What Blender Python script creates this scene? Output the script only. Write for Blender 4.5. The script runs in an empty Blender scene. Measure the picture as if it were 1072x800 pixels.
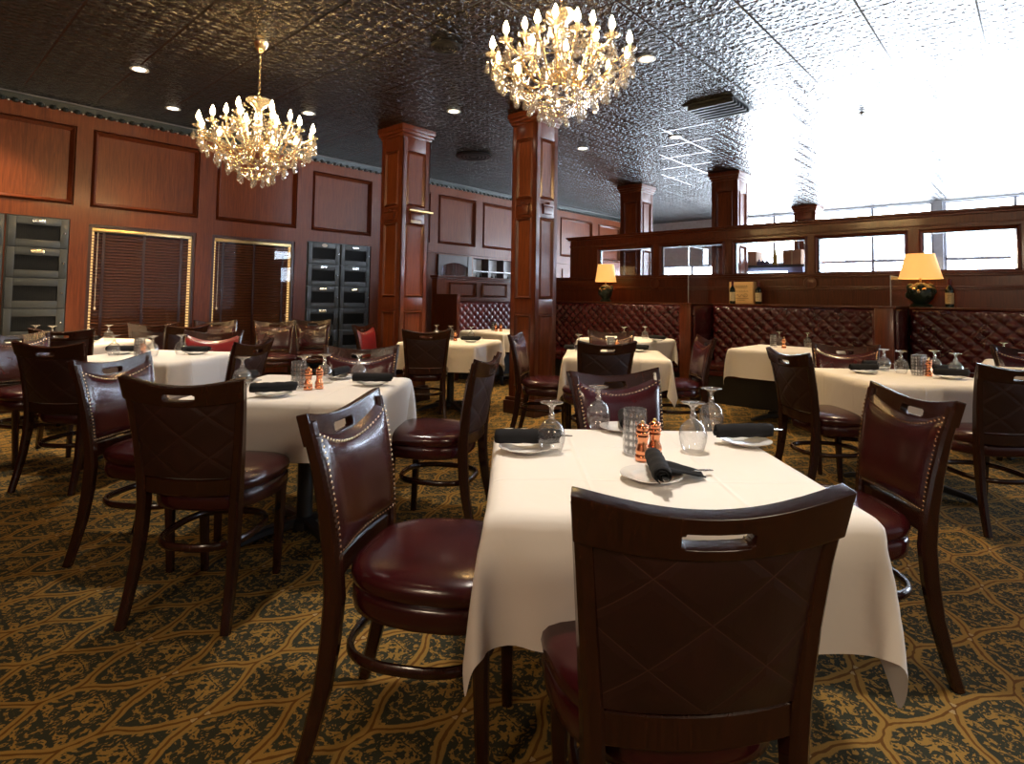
import bpy, bmesh, math, random
from math import sin, cos, pi, radians, sqrt, atan2, tan
from mathutils import Vector, Matrix, noise as mnoise
random.seed(11)
WORLD_S = 34.0
SPOT_E = 110.0
EXPO = 0.3
SC = bpy.context.scene
COL = SC.collection
TH = radians(-42.5)            # the room stands at this angle to the camera: room x runs along the booth partition, room y along the left wall
CT, ST = cos(TH), sin(TH)
CEIL = 3.3

def W(x, y, z=0.0):            # room frame -> world
    return Vector((CT*x - ST*y, ST*x + CT*y, z))

# ------------------------------------------------------------------ node helpers
class NT:
    def __init__(s, name):
        s.m = bpy.data.materials.new(name); s.m.use_nodes = True
        s.t = s.m.node_tree; s.t.nodes.clear()
        s.out = s.t.nodes.new('ShaderNodeOutputMaterial')
    def n(s, kind, **kw):
        nd = s.t.nodes.new('ShaderNode' + kind)
        for k, v in kw.items(): setattr(nd, k, v)
        return nd
    def l(s, a, b): s.t.links.new(a, b)
    def setin(s, sock, v):
        if isinstance(v, bpy.types.NodeSocket): s.l(v, sock)
        else: sock.default_value = v
    def math(s, op, a, b=None, c=None, clamp=False):
        nd = s.n('Math', operation=op); nd.use_clamp = clamp
        s.setin(nd.inputs[0], a)
        if b is not None: s.setin(nd.inputs[1], b)
        if c is not None: s.setin(nd.inputs[2], c)
        return nd.outputs[0]
    def mix(s, f, a, b):
        nd = s.n('Mix', data_type='RGBA')
        s.setin(nd.inputs[0], f); s.setin(nd.inputs[6], a); s.setin(nd.inputs[7], b)
        return nd.outputs[2]
    def obj(s, scale=None):
        tc = s.n('TexCoord').outputs['Object']
        if scale is None: return tc
        mp = s.n('Mapping'); s.l(tc, mp.inputs[0]); mp.inputs['Scale'].default_value = scale
        return mp.outputs[0]
    def noise(s, vec, scale=5, detail=3, rough=.5, dist=0):
        nd = s.n('TexNoise'); s.l(vec, nd.inputs['Vector'])
        nd.inputs['Scale'].default_value = scale; nd.inputs['Detail'].default_value = detail
        nd.inputs['Roughness'].default_value = rough; nd.inputs['Distortion'].default_value = dist
        return nd.outputs['Fac']
    def ramp(s, f, stops):
        nd = s.n('ValToRGB'); s.l(f, nd.inputs[0])
        e = nd.color_ramp.elements
        while len(e) < len(stops): e.new(.5)
        for i, (p, c) in enumerate(stops): e[i].position = p; e[i].color = (*c, 1)
        return nd.outputs[0]
    def bump(s, h, strength=.3, dist=.01):
        nd = s.n('Bump'); s.l(h, nd.inputs['Height'])
        nd.inputs['Strength'].default_value = strength; nd.inputs['Distance'].default_value = dist
        return nd.outputs[0]
    def pr(s, col, rough=.5, metal=0, spec=.5, normal=None, coat=0, coat_r=.1, **kw):
        p = s.n('BsdfPrincipled')
        s.setin(p.inputs['Base Color'], col if isinstance(col, bpy.types.NodeSocket) else (*col, 1))
        s.setin(p.inputs['Roughness'], rough); s.setin(p.inputs['Metallic'], metal)
        p.inputs['Specular IOR Level'].default_value = spec
        p.inputs['Coat Weight'].default_value = coat; p.inputs['Coat Roughness'].default_value = coat_r
        if normal is not None: s.l(normal, p.inputs['Normal'])
        for k, v in kw.items(): s.setin(p.inputs[k], v)
        s.l(p.outputs[0], s.out.inputs[0]); return p

def wood(name, c1, c2, rough=.3, coat=.3, grain=(14, 14, .9), spec=.4):
    t = NT(name); v = t.obj(grain)
    f = t.noise(v, 3.0, 6, .6, 1.2)
    f2 = t.noise(t.obj((60, 60, 3)), 2.0, 3, .6, .3)
    f3 = t.math('ADD', t.math('MULTIPLY', f, .75), t.math('MULTIPLY', f2, .25))
    c = t.ramp(f3, [(.30, c1), (.70, c2)])
    t.pr(c, rough, 0, spec, t.bump(f3, .06, .004), coat, .12); return t.m

def plain(name, col, rough=.5, metal=0, spec=.5, coat=0, nz=0, **kw):
    t = NT(name)
    f = t.noise(t.obj(), 9, 4, .6)
    lo = tuple(x*.86 for x in col); hi = tuple(min(1, x*1.1) for x in col)
    nrm = t.bump(t.noise(t.obj(), nz, 3, .6), .25, .004) if nz else None
    t.pr(t.ramp(f, [(.3, lo), (.7, hi)]), rough, metal, spec, nrm, coat, **kw); return t.m

def leather(name, c1, c2, rough=.27, diamonds=False):
    t = NT(name); o = t.obj()
    f = t.noise(o, 7, 4, .6, .4)
    grain = t.noise(o, 240, 2, .5)
    wr = t.noise(t.obj((10, 10, 4)), 1.6, 3, .55, 1.0)
    c = t.ramp(f, [(.3, c1), (.72, c2)])
    h = t.math('ADD', t.math('MULTIPLY', grain, .08), t.math('MULTIPLY', wr, .5))
    if diamonds:
        sx = t.n('SeparateXYZ'); t.l(o, sx.inputs[0])
        x, z = sx.outputs[0], sx.outputs[2]
        a = t.math('DIVIDE', x, .205); b = t.math('DIVIDE', t.math('SUBTRACT', z, .707), .160)
        ds = []
        for op in ('ADD', 'SUBTRACT'):
            q = t.math(op, a, b)
            w = t.math('ABSOLUTE', t.math('SUBTRACT', t.math('FRACT', t.math('ADD', q, 100.5)), .5))
            ds.append(w)
        dm = t.math('MINIMUM', ds[0], ds[1])
        line = t.math('SUBTRACT', 1, t.math('SMOOTH_MIN', t.math('DIVIDE', dm, .012), 1, .2), clamp=True)
        c = t.mix(t.math('MULTIPLY', line, .40), c, (.12, .05, .038, 1))
        h = t.math('ADD', h, t.math('MULTIPLY', t.math('MINIMUM', t.math('MULTIPLY', dm, 9), 1), 1.3))
    t.pr(c, rough, 0, .55, t.bump(h, .28, .006), .25, .15); return t.m

def thin_glass(name, tint=(1, 1, 1), gloss_min=.06, gloss_max=.75, rough=.02, diffuse=0, alpha_col=None, edge=.55, cut=False):
    t = NT(name)
    lw = t.n('LayerWeight'); lw.inputs[0].default_value = .35; fac = lw.outputs['Facing']
    f = t.math('ADD', t.math('MULTIPLY', t.math('POWER', fac, 2.2), gloss_max), gloss_min, clamp=True)
    dark = tuple(c*edge for c in tint)
    tc = t.mix(t.math('POWER', fac, 1.6), (*tint, 1), (*dark, 1))
    if cut:                                    # pressed pattern of small lens-like cells
        sx = t.n('SeparateXYZ'); t.l(t.obj(), sx.inputs[0])
        an = t.math('MULTIPLY', t.math('ARCTAN2', sx.outputs[1], sx.outputs[0]), 14/(2*pi)*2)
        zz = t.math('MULTIPLY', sx.outputs[2], 90)
        q = t.math('MULTIPLY', t.math('ABSOLUTE', t.math('SINE', t.math('MULTIPLY', an, pi/2))), t.math('ABSOLUTE', t.math('SINE', t.math('MULTIPLY', zz, pi/2))))
        tc = t.mix(t.math('MULTIPLY', t.math('SUBTRACT', .42, q), 4, clamp=True), tc, (.42, .42, .43, 1))
        f = t.math('ADD', f, t.math('MULTIPLY', t.math('SUBTRACT', q, .6), 1.2, clamp=True), clamp=True)
    tr = t.n('BsdfTransparent'); t.l(tc, tr.inputs[0])
    gl = t.n('BsdfGlossy'); gl.inputs['Roughness'].default_value = rough; gl.inputs[0].default_value = (1, 1, 1, 1)
    mx = t.n('MixShader'); t.l(f, mx.inputs[0]); t.l(tr.outputs[0], mx.inputs[1]); t.l(gl.outputs[0], mx.inputs[2])
    last = mx.outputs[0]
    if diffuse:
        df = t.n('BsdfTranslucent'); df.inputs[0].default_value = (*(alpha_col or (.9, .9, .9)), 1)
        d2 = t.n('BsdfDiffuse'); d2.inputs[0].default_value = (*(alpha_col or (.9, .9, .9)), 1)
        ad = t.n('MixShader'); ad.inputs[0].default_value = .5; t.l(df.outputs[0], ad.inputs[1]); t.l(d2.outputs[0], ad.inputs[2])
        m2 = t.n('MixShader'); m2.inputs[0].default_value = diffuse
        t.l(last, m2.inputs[1]); t.l(ad.outputs[0], m2.inputs[2]); last = m2.outputs[0]
    t.l(last, t.out.inputs[0]); return t.m

def emit(name, col, strength):
    t = NT(name); e = t.n('Emission'); e.inputs[0].default_value = (*col, 1); e.inputs[1].default_value = strength
    t.l(e.outputs[0], t.out.inputs[0]); return t.m

def carpet():
    t = NT('carpet_ogee'); o = t.obj()
    sx = t.n('SeparateXYZ'); t.l(o, sx.inputs[0])
    wob = t.n('TexNoise'); t.l(o, wob.inputs['Vector']); wob.inputs['Scale'].default_value = 14; wob.inputs['Detail'].default_value = 2
    ws = t.n('SeparateColor'); t.l(wob.outputs['Color'], ws.inputs[0])
    v = t.math('ADD', sx.outputs[0], t.math('MULTIPLY', t.math('SUBTRACT', ws.outputs[0], .5), .022))
    u = t.math('ADD', sx.outputs[1], t.math('MULTIPLY', t.math('SUBTRACT', ws.outputs[1], .5), .022))
    P, Wd, U0, V0 = .266, .27, .44, -1.993
    def cell(du, dv):
        lu = t.math('WRAP', t.math('SUBTRACT', u, U0+du), P, -P)
        lv = t.math('WRAP', t.math('SUBTRACT', v, V0+Wd/2+dv), Wd/2, -Wd/2)
        return lu, t.math('ABSOLUTE', lv)
    au, av = cell(0, 0); bu, bv = cell(P, Wd/2)
    kink = t.math('MULTIPLY', t.math('SINE', t.math('MULTIPLY', t.math('ABSOLUTE', au), 3*pi/P)), .007)
    edge = t.math('ADD', t.math('MULTIPLY', t.math('ADD', t.math('COSINE', t.math('MULTIPLY', au, pi/P)), 1), Wd/4), kink)
    d = t.math('SUBTRACT', av, edge)
    inA = t.math('LESS_THAN', d, 0)
    def sel(a, b): return t.math('ADD', t.math('MULTIPLY', a, inA), t.math('MULTIPLY', b, t.math('SUBTRACT', 1, inA)))
    lu, lv = sel(au, bu), sel(av, bv)
    ad = t.math('ABSOLUTE', d)
    cv = t.n('CombineXYZ'); t.l(lu, cv.inputs[0]); t.l(lv, cv.inputs[1]); cv.inputs[2].default_value = .37
    leaf = t.noise(cv.outputs[0], 27, 2, .5, 2.0)
    leaf2 = t.noise(cv.outputs[0], 58, 2, .5, 1.2)
    lf = t.math('ADD', t.math('MULTIPLY', leaf, .7), t.math('MULTIPLY', leaf2, .3))
    leafm = t.math('MULTIPLY', t.math('SUBTRACT', lf, .450), 24, clamp=True)
    inner = t.math('MULTIPLY', t.math('SUBTRACT', ad, .019), 240, clamp=True)
    green = t.math('MULTIPLY', leafm, inner)
    fine = t.noise(o, 420, 2, .6)
    gold = t.mix(fine, (.19, .10, .02, 1), (.40, .24, .062, 1))
    dark = t.mix(fine, (.015, .016, .010, 1), (.052, .053, .034, 1))
    c = t.mix(green, gold, dark)
    line = t.math('SUBTRACT', 1, t.math('MULTIPLY', t.math('SUBTRACT', ad, .004), 400, clamp=True), clamp=True)
    c = t.mix(t.math('MULTIPLY', line, .85), c, (.10, .035, .006, 1))
    # pale flower dots where the bands meet
    nu = t.math('SUBTRACT', P, t.math('ABSOLUTE', lu)); r = t.math('SQRT', t.math('ADD', t.math('POWER', nu, 2), t.math('POWER', lv, 2)))
    ang = t.math('ARCTAN2', lv, nu)
    pet = t.math('MULTIPLY', t.math('GREATER_THAN', t.math('SINE', t.math('MULTIPLY', ang, 6)), .1),
                 t.math('MULTIPLY', t.math('LESS_THAN', r, .028), t.math('GREATER_THAN', r, .010)))
    c = t.mix(t.math('MULTIPLY', pet, .6), c, (.55, .42, .22, 1))
    t.pr(c, .95, 0, .15, t.bump(fine, .35, .004)); return t.m

def tin_ceiling():
    t = NT('black_tin_ceiling'); o = t.obj()
    sx = t.n('SeparateXYZ'); t.l(o, sx.inputs[0]); x, y = sx.outputs[0], sx.outputs[1]
    wn = t.n('TexNoise'); t.l(o, wn.inputs['Vector']); wn.inputs['Scale'].default_value = 7; wn.inputs['Detail'].default_value = 2
    ws = t.n('SeparateColor'); t.l(wn.outputs['Color'], ws.inputs[0])
    x = t.math('ADD', x, t.math('MULTIPLY', t.math('SUBTRACT', ws.outputs[0], .5), .05))
    y = t.math('ADD', y, t.math('MULTIPLY', t.math('SUBTRACT', ws.outputs[1], .5), .05))
    S = .305; hs = []
    for dx, dy in ((0, 0), (S/2, S/2), (S/2, 0), (0, S/2)):
        a = t.math('WRAP', t.math('ADD', x, dx), S/2, -S/2); b = t.math('WRAP', t.math('ADD', y, dy), S/2, -S/2)
        r = t.math('SQRT', t.math('ADD', t.math('MULTIPLY', a, a), t.math('MULTIPLY', b, b)))
        for R0, wd in ((.118, .017), (.055, .014)):
            q = t.math('ABSOLUTE', t.math('SUBTRACT', r, R0))
            hs.append(t.math('SUBTRACT', 1, t.math('DIVIDE', q, wd), clamp=True))
    h = hs[0]
    for k in hs[1:]: h = t.math('MAXIMUM', h, k)
    h = t.math('ADD', t.math('MULTIPLY', h, .8), t.math('MULTIPLY', t.noise(o, 30, 3, .6, .8), .85))
    T = .61
    seam = None
    for s in (sx.outputs[0], sx.outputs[1]):
        q = t.math('ABSOLUTE', t.math('WRAP', s, T/2, -T/2))
        e = t.math('MULTIPLY', t.math('SUBTRACT', q, T/2-.012), 200, clamp=True)
        seam = e if seam is None else t.math('MAXIMUM', seam, e)
    h = t.math('MULTIPLY', h, t.math('SUBTRACT', 1, seam))
    p = t.pr((.008, .007, .0065), .16, 0, .42, t.bump(h, .85, .020))
    p.inputs['IOR'].default_value = 1.55
    return t.m

M = {}
M['wood'] = wood('mahogany', (.052, .0108, .0040), (.142, .032, .0100), .28, .2)
M['panel'] = wood('mahogany_panel', (.070, .0155, .0048), (.185, .046, .0125), .36, .06, (14, 14, .9), .22)
M['wood_dark'] = wood('dark_mahogany', (.022, .006, .004), (.060, .016, .008), .36, .1)
M['chair_wood'] = wood('chair_frame_wood', (.013, .0040, .0025), (.042, .0115, .0055), .24, .35, (30, 30, 2))
M['leather'] = leather('burgundy_leather', (.026, .0030, .0045), (.054, .0062, .0078), .24)
M['leather_lit_red'] = leather('lit_burgundy_leather', (.13, .008, .010), (.22, .016, .016), .30)  # burgundy leather under bright light, the light put into the colour
M['leather_back'] = leather('brown_burgundy_quilted_leather', (.015, .0034, .0030), (.028, .0062, .0052), .42, True)
M['tuft'] = leather('oxblood_tufted_leather', (.038, .0038, .0048), (.078, .0080, .0085), .27)
M['tuft_red'] = leather('bright_red_tufted_leather', (.115, .009, .009), (.20, .018, .016), .52)
M['cornice'] = plain('dull_cornice', (.12, .115, .11), .5)
M['nail'] = plain('brass_nail', (.62, .47, .28), .25, 1)
M['brass'] = plain('brass', (.70, .50, .22), .28, 1)
M['gold'] = plain('gilt_metal', (.88, .70, .42), .25, 1)
M['silver'] = plain('steel', (.7, .7, .7), .2, 1)
M['copper'] = plain('copper', (.80, .33, .17), .24, 1)
M['iron'] = plain('black_iron', (.012, .012, .013), .45)
t = NT('white_linen'); o = t.obj(); sx = t.n('SeparateXYZ'); t.l(o, sx.inputs[0]); cr = None
for s in (sx.outputs[0], sx.outputs[1]):          # ironed fold lines
    q = t.math('SUBTRACT', 1, t.math('DIVIDE', t.math('ABSOLUTE', t.math('WRAP', t.math('ADD', s, .19), .178, -.178)), .010), clamp=True)
    cr = q if cr is None else t.math('MAXIMUM', cr, q)
hh = t.math('ADD', t.math('MULTIPLY', cr, .5), t.math('MULTIPLY', t.noise(o, 6, 3, .5, .6), 1.2))
t.pr((.83, .785, .735), .9, 0, .2, t.bump(hh, .35, .012)); M['linen'] = t.m
M['black_cloth'] = plain('black_napkin_cloth', (.012, .012, .014), .88, 0, .25, 0, 220)
M['china'] = plain('white_china', (.82, .80, .77), .18, 0, .5, .3)
M['glass'] = thin_glass('clear_glass', (.93, .94, .95), .08, .9, .02, .06, None, .32)
M['crystal'] = thin_glass('cut_crystal', (.92, .89, .84), .22, .8, .05, .08, (1, .94, .82), .32)
M['cutglass'] = thin_glass('pressed_glass', (.95, .96, .97), .10, .8, .03, .10, None, .4, True)
M['pane'] = thin_glass('window_pane', (.97, .98, 1), .03, .5, .01, 0, None, .97)
M['pane_dim'] = thin_glass('dim_window_pane', (.96, .96, .96), .015, .2, .02, 0, None, .97)
M['screen'] = thin_glass('acrylic_screen', (.95, .97, .98), .04, .3, .03, .02, None, .97)
M['edge'] = thin_glass('polished_glass_edge', (.8, .9, .92), .35, .6, .1, .35, None, .9)
M['locker'] = plain('grey_green_painted_wood', (.030, .036, .036), .42, 0, .5, .15)
M['grille'] = plain('dark_wire_mesh', (.005, .006, .007), .6, 0, .2)
M['carpet'] = carpet()
M['ceiling'] = tin_ceiling()
M['frieze'] = plain('dark_green_frieze', (.010, .016, .013), .35, 0, .6)
M['cream'] = plain('cream_paint', (.55, .50, .42), .5)
M['wallpaint'] = plain('pale_far_wall_paint', (.42, .44, .48), .7)
M['mullion'] = plain('grey_window_frame', (.35, .37, .42), .5)
M['mirror'] = plain('mirror_silver', (.85, .87, .88), .04, 1)
M['shade'] = None
t = NT('warm_lamp_shade'); p = t.pr((.80, .52, .22), .8)
p.inputs['Emission Color'].default_value = (1, .50, .13, 1); p.inputs['Emission Strength'].default_value = .75
M['shade'] = t.m
M['urn'] = plain('dark_green_glaze', (.010, .022, .014), .3)
M['bottle'] = plain('dark_bottle_glass', (.004, .010, .006), .12, 0, .6)
M['label'] = plain('cream_paper_label', (.62, .50, .28), .7)
M['pine'] = wood('pine_box_wood', (.66, .40, .15), (.82, .56, .25), .6, 0, (4, 40, 40))
M['ink'] = plain('branded_brown_mark', (.16, .07, .02), .8)
M['foil'] = plain('dark_red_foil', (.10, .012, .012), .3, .3)
M['flame'] = emit('candle_bulb_glow', (1, .64, .26), 230)
M['lens'] = emit('downlight_glow', (1, .86, .66), 14)
M['strip'] = emit('warm_leak_glow', (1, .60, .22), .95)
M['slat'] = wood('blind_slat_wood', (.085, .026, .0095), (.20, .064, .023), .4, .05, (4, 4, 40))
M['ivory'] = plain('ivory_candle_sleeve', (.75, .66, .48), .5)
M['curtain'] = plain('grey_blue_curtain', (.14, .14, .24), .8)
M['card'] = plain('brown_cardboard', (.40, .22, .12), .8)
M['amber'] = plain('amber_bottle', (.55, .38, .06), .15)
M['vent'] = plain('black_grille_metal', (.014, .014, .015), .4, .3)
M['white'] = plain('white_plastic', (.7, .7, .7), .4)
M['tube'] = emit('white_reflection_glow', (.75, .95, 1), 7)

# ------------------------------------------------------------------ mesh helpers
class MB:
    def __init__(s): s.v = []; s.f = []
    def add(s, vs, fs, mat=None):
        o = len(s.v)
        s.v += [tuple(mat @ Vector(p)) for p in vs] if mat is not None else [tuple(p) for p in vs]
        s.f += [tuple(i+o for i in f) for f in fs]; return s
    def box(s, x0, x1, y0, y1, z0, z1, bev=0.0, mat=None):
        x0, x1 = min(x0, x1), max(x0, x1); y0, y1 = min(y0, y1), max(y0, y1); z0, z1 = min(z0, z1), max(z0, z1)
        if bev <= 0:
            vs = [(x, y, z) for z in (z0, z1) for y in (y0, y1) for x in (x0, x1)]
            return s.add(vs, [(0, 2, 3, 1), (4, 5, 7, 6), (0, 1, 5, 4), (2, 6, 7, 3), (0, 4, 6, 2), (1, 3, 7, 5)], mat)
        bm = bmesh.new(); bmesh.ops.create_cube(bm, size=1)
        for v in bm.verts:
            v.co = Vector(((x0+x1)/2 + v.co.x*(x1-x0), (y0+y1)/2 + v.co.y*(y1-y0), (z0+z1)/2 + v.co.z*(z1-z0)))
        bev = min(bev, .45*min(x1-x0, y1-y0, z1-z0))
        bmesh.ops.bevel(bm, geom=bm.edges[:], offset=bev, segments=2, affect='EDGES', profile=.6)
        return s.bm(bm, mat)
    def bm(s, bm, mat=None):
        bm.verts.index_update()
        s.add([v.co.copy() for v in bm.verts], [tuple(v.index for v in f.verts) for f in bm.faces], mat); bm.free(); return s
    def grid(s, nu, nv, fn, mat=None, flip=False, closed_u=False):
        vs = [fn(i, j) for j in range(nv+1) for i in range(nu + (0 if closed_u else 1))]
        n = nu if closed_u else nu+1; fs = []
        for j in range(nv):
            for i in range(nu):
                a, b = j*n+i, j*n+(i+1) % n
                q = (a, b, b+n, a+n); fs.append(q[::-1] if flip else q)
        return s.add(vs, fs, mat)
    def lathe(s, prof, seg=24, mat=None, cap=True):
        vs = []; fs = []; n = len(prof)
        for r, z in prof:
            for k in range(seg):
                a = 2*pi*k/seg; vs.append((r*cos(a), r*sin(a), z))
        for i in range(n-1):
            for k in range(seg):
                a, b = i*seg+k, i*seg+(k+1) % seg
                fs.append((a, b, b+seg, a+seg))
        if cap:
            if prof[0][0] > 1e-6: fs.append(tuple(range(seg))[::-1])
            if prof[-1][0] > 1e-6: fs.append(tuple((n-1)*seg+k for k in range(seg)))
        return s.add(vs, fs, mat)
    def tube(s, pts, rad, seg=8, closed=False, flat=None, up=None):
        pts = [Vector(p) for p in pts]; n = len(pts); vs = []; fs = []
        prev = None
        for i, p in enumerate(pts):
            if closed: d = pts[(i+1) % n]-pts[i-1]
            else: d = pts[min(i+1, n-1)]-pts[max(i-1, 0)]
            d.normalize()
            if up is not None: ref = Vector(up)
            elif prev is not None: ref = prev
            else: ref = Vector((0, 0, 1)) if abs(d.z) < .9 else Vector((1, 0, 0))
            a = ref - d*ref.dot(d); a.normalize(); b = d.cross(a); prev = a
            r = rad[i] if isinstance(rad, (list, tuple)) else rad
            rb = r*(flat or 1)
            for k in range(seg):
                t_ = 2*pi*(k+.5)/seg; vs.append(p + a*(cos(t_)*r) + b*(sin(t_)*rb))
        m = n if closed else n-1
        for i in range(m):
            for k in range(seg):
                a, b = i*seg+k, i*seg+(k+1) % seg; c = ((i+1) % n)*seg
                fs.append((a, b, c+(k+1) % seg, c+k))
        if not closed: fs += [tuple(range(seg))[::-1], tuple((n-1)*seg+k for k in range(seg))]
        return s.add(vs, fs)
    def bar(s, pts, w, d, side=(1, 0, 0), ch=.22):
        """rectangular bar along pts: w across 'side', d across the other way, chamfered"""
        pts = [Vector(p) for p in pts]; n = len(pts); vs = []; fs = []; S0 = Vector(side)
        for i, p in enumerate(pts):
            t_ = (pts[min(i+1, n-1)]-pts[max(i-1, 0)]).normalized()
            a = (S0 - t_*S0.dot(t_)).normalized(); b = t_.cross(a)
            ww = (w[i] if isinstance(w, (list, tuple)) else w)/2; dd = (d[i] if isinstance(d, (list, tuple)) else d)/2
            c = ch*min(ww, dd)*2
            for x, y in ((ww-c, dd), (ww, dd-c), (ww, -dd+c), (ww-c, -dd), (-ww+c, -dd), (-ww, -dd+c), (-ww, dd-c), (-ww+c, dd)):
                vs.append(p + a*x + b*y)
        for i in range(n-1):
            for k in range(8):
                a, b = i*8+k, i*8+(k+1) % 8; fs.append((a, a+8, b+8, b))
        fs += [tuple(range(8)), tuple((n-1)*8+k for k in range(8))[::-1]]
        return s.add(vs, fs)
    def ball(s, c, r, sz=1, seg=10, rings=6):
        prof = [(max(1e-7, r*sin(pi*i/rings)), -r*sz*cos(pi*i/rings)) for i in range(rings+1)]
        return s.lathe(prof, seg, Matrix.Translation(c), cap=False)
    def build(s, name, mat, parent=None, smooth=38, loc=None, rot=None):
        me = bpy.data.meshes.new(name); me.from_pydata(s.v, [], s.f); me.validate(); 
        bm = bmesh.new(); bm.from_mesh(me); bmesh.ops.remove_doubles(bm, verts=bm.verts, dist=1e-6)
        bmesh.ops.recalc_face_normals(bm, faces=bm.faces); bm.to_mesh(me); bm.free()
        me.materials.append(mat)
        if smooth:
            for p in me.polygons: p.use_smooth = True
            me.set_sharp_from_angle(angle=radians(smooth))
        o = bpy.data.objects.new(name, me); COL.objects.link(o)
        if parent is not None: o.parent = parent
        if loc is not None: o.location = loc
        if rot is not None: o.rotation_euler = rot
        return o

def tag(o, label=None, cat=None, group=None, kind=None):
    if label: o['label'] = label
    if cat: o['category'] = cat
    if group: o['group'] = group
    if kind: o['kind'] = kind
    return o
def empty(name, loc=(0, 0, 0), rz=0, label=None, cat=None, group=None):
    o = bpy.data.objects.new(name, None); COL.objects.link(o); o.empty_display_size = .1
    o.location = loc; o.rotation_euler = (0, 0, rz); return tag(o, label, cat, group)
KIDS = {}
def children(o): return [c for c in COL.objects if c.parent == o]
def dup(o, loc, rz, label=None, group=None, parent=None):
    kids = KIDS.get(o.name)
    if kids is None: kids = KIDS[o.name] = children(o)
    c = o.copy(); COL.objects.link(c)
    if parent is None:
        c.location = loc; c.rotation_euler = (0, 0, rz)
    else: c.parent = parent
    if label: c['label'] = label
    if group: c['group'] = group
    for k in kids: dup(k, None, None, parent=c)
    return c
class Proto:
    """first use moves the built thing itself, later uses copy it"""
    def __init__(s, root): s.r = root; s.used = False
    def __call__(s, loc, rz, label, group=None):
        if not s.used:
            s.used = True; KIDS.setdefault(s.r.name, children(s.r))
            for k in KIDS[s.r.name]: KIDS.setdefault(k.name, children(k))
            s.r.location = loc; s.r.rotation_euler = (0, 0, rz); s.r['label'] = label
            if group: s.r['group'] = group
            return s.r
        return dup(s.r, loc, rz, label, group)
def struct(name, mb, mat, smooth=38):          # room-frame structure
    o = mb.build(name, mat, None, smooth, rot=(0, 0, TH)); o['kind'] = 'structure'; return o
# ------------------------------------------------------------------ the room (built in its own frame: x along the partition, y along the left wall)
YL, YH, XL, XR = -3.0, 14.0, -7.85, 5.5
struct('floor', MB().box(XL-.3, XR+.3, YL-.3, YH+.3, -.1, 0), M['carpet'], 0)
struct('ceiling', MB().box(XL-.3, XR+.3, YL-.3, YH+.3, CEIL, CEIL+.1), M['ceiling'], 0)

# left wall: field, openings for two blind windows
m = MB()
for y0, y1, z0, z1 in ((YL-.3, 1.57, 0, CEIL), (1.57, 2.68, 0, .50), (1.57, 2.68, 2.0, CEIL), (2.68, 2.87, 0, CEIL),
                       (2.87, 3.98, 0, .50), (2.87, 3.98, 2.0, CEIL), (3.98, 7.5, 0, CEIL), (7.5, 8.75, 0, 1.50), (7.5, 8.75, 1.99, CEIL), (8.75, YH+.3, 0, CEIL)):
    m.box(XL-.2, XL, y0, y1, z0, z1)
struct('wall_left', m, M['panel'], 0)
# stiles, rails and raised frames on the left wall
PAN = [(-2.6, -1.45), (-1.2, .0), (.15, 1.42), (1.57, 2.69), (2.9, 3.99), (4.22, 5.23), (5.42, 6.42), (6.6, 7.51), (7.69, 8.78), (8.96, 9.9), (10.07, 11.3), (11.54, 12.5), (12.7, 13.8)]
m = MB()
m.box(XL, XL+.035, YL, YH, 3.06, 3.2); m.box(XL, XL+.035, YL, YH, 2.03, 2.19)
ys = [YL] + [e for p in PAN for e in p] + [YH]
for a, b in zip(ys[0::2], ys[1::2]): m.box(XL, XL+.035, a, b, 2.19, 3.06)
struct('trim_1', m, M['panel'], 0)
m = MB()
def frame(m, x, a, b, z0, z1, w, d, s=1):
    """bevelled picture-frame moulding standing off x on a wall facing +x (s=1)"""
    for (p, q) in (((a, z0), (b, z0)), ((b, z0), (b, z1)), ((b, z1), (a, z1)), ((a, z1), (a, z0))):
        pass
    o = [(a, z0), (b, z0), (b, z1), (a, z1)]; i = [(a+w, z0+w), (b-w, z0+w), (b-w, z1-w), (a+w, z1-w)]
    mid = [((p[0]*.5+q[0]*.5), (p[1]*.5+q[1]*.5)) for p, q in zip(o, i)]
    vs = [(x, y, z) for y, z in o] + [(x+s*d, y, z) for y, z in mid] + [(x, y, z) for y, z in i]
    fs = []
    for r in (0, 4):
        for k in range(4): fs.append((r+k, r+(k+1) % 4, r+4+(k+1) % 4, r+4+k))
    m.add(vs, fs)
for a, b in PAN: frame(m, XL+.003, a-.004, b+.004, 2.186, 3.064, .06, .055)
struct('trim_2', m, M['wood'], 0)
# lower stiles, window aprons
m = MB()
for a, b in ((YL, -.9), (1.40, 1.57), (2.68, 2.87), (3.98, 4.16), (5.24, 5.5)): m.box(XL, XL+.035, a, b, 0, 2.03)
for a, b in ((1.57, 2.68), (2.87, 3.98)):
    m.box(XL, XL+.05, a, b, .44, .50); m.box(XL, XL+.02, a+.08, b-.08, .12, .40)
    m.box(XL, XL+.035, a, b, 2.0, 2.03)
for a, b in ((5.5, 6.55), (8.9, 9.9), (10.1, 11.2), (11.5, 12.6), (12.8, 13.8)):
    m.box(XL, XL+.02, a+.1, b-.1, 1.05, 1.92); m.box(XL, XL+.02, a+.1, b-.1, .18, .92)
struct('trim_3', m, M['panel'], 0)
struct('baseboard_left', MB().box(XL, XL+.045, YL, YH, 0, .11, .008), M['wood_dark'])
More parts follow.
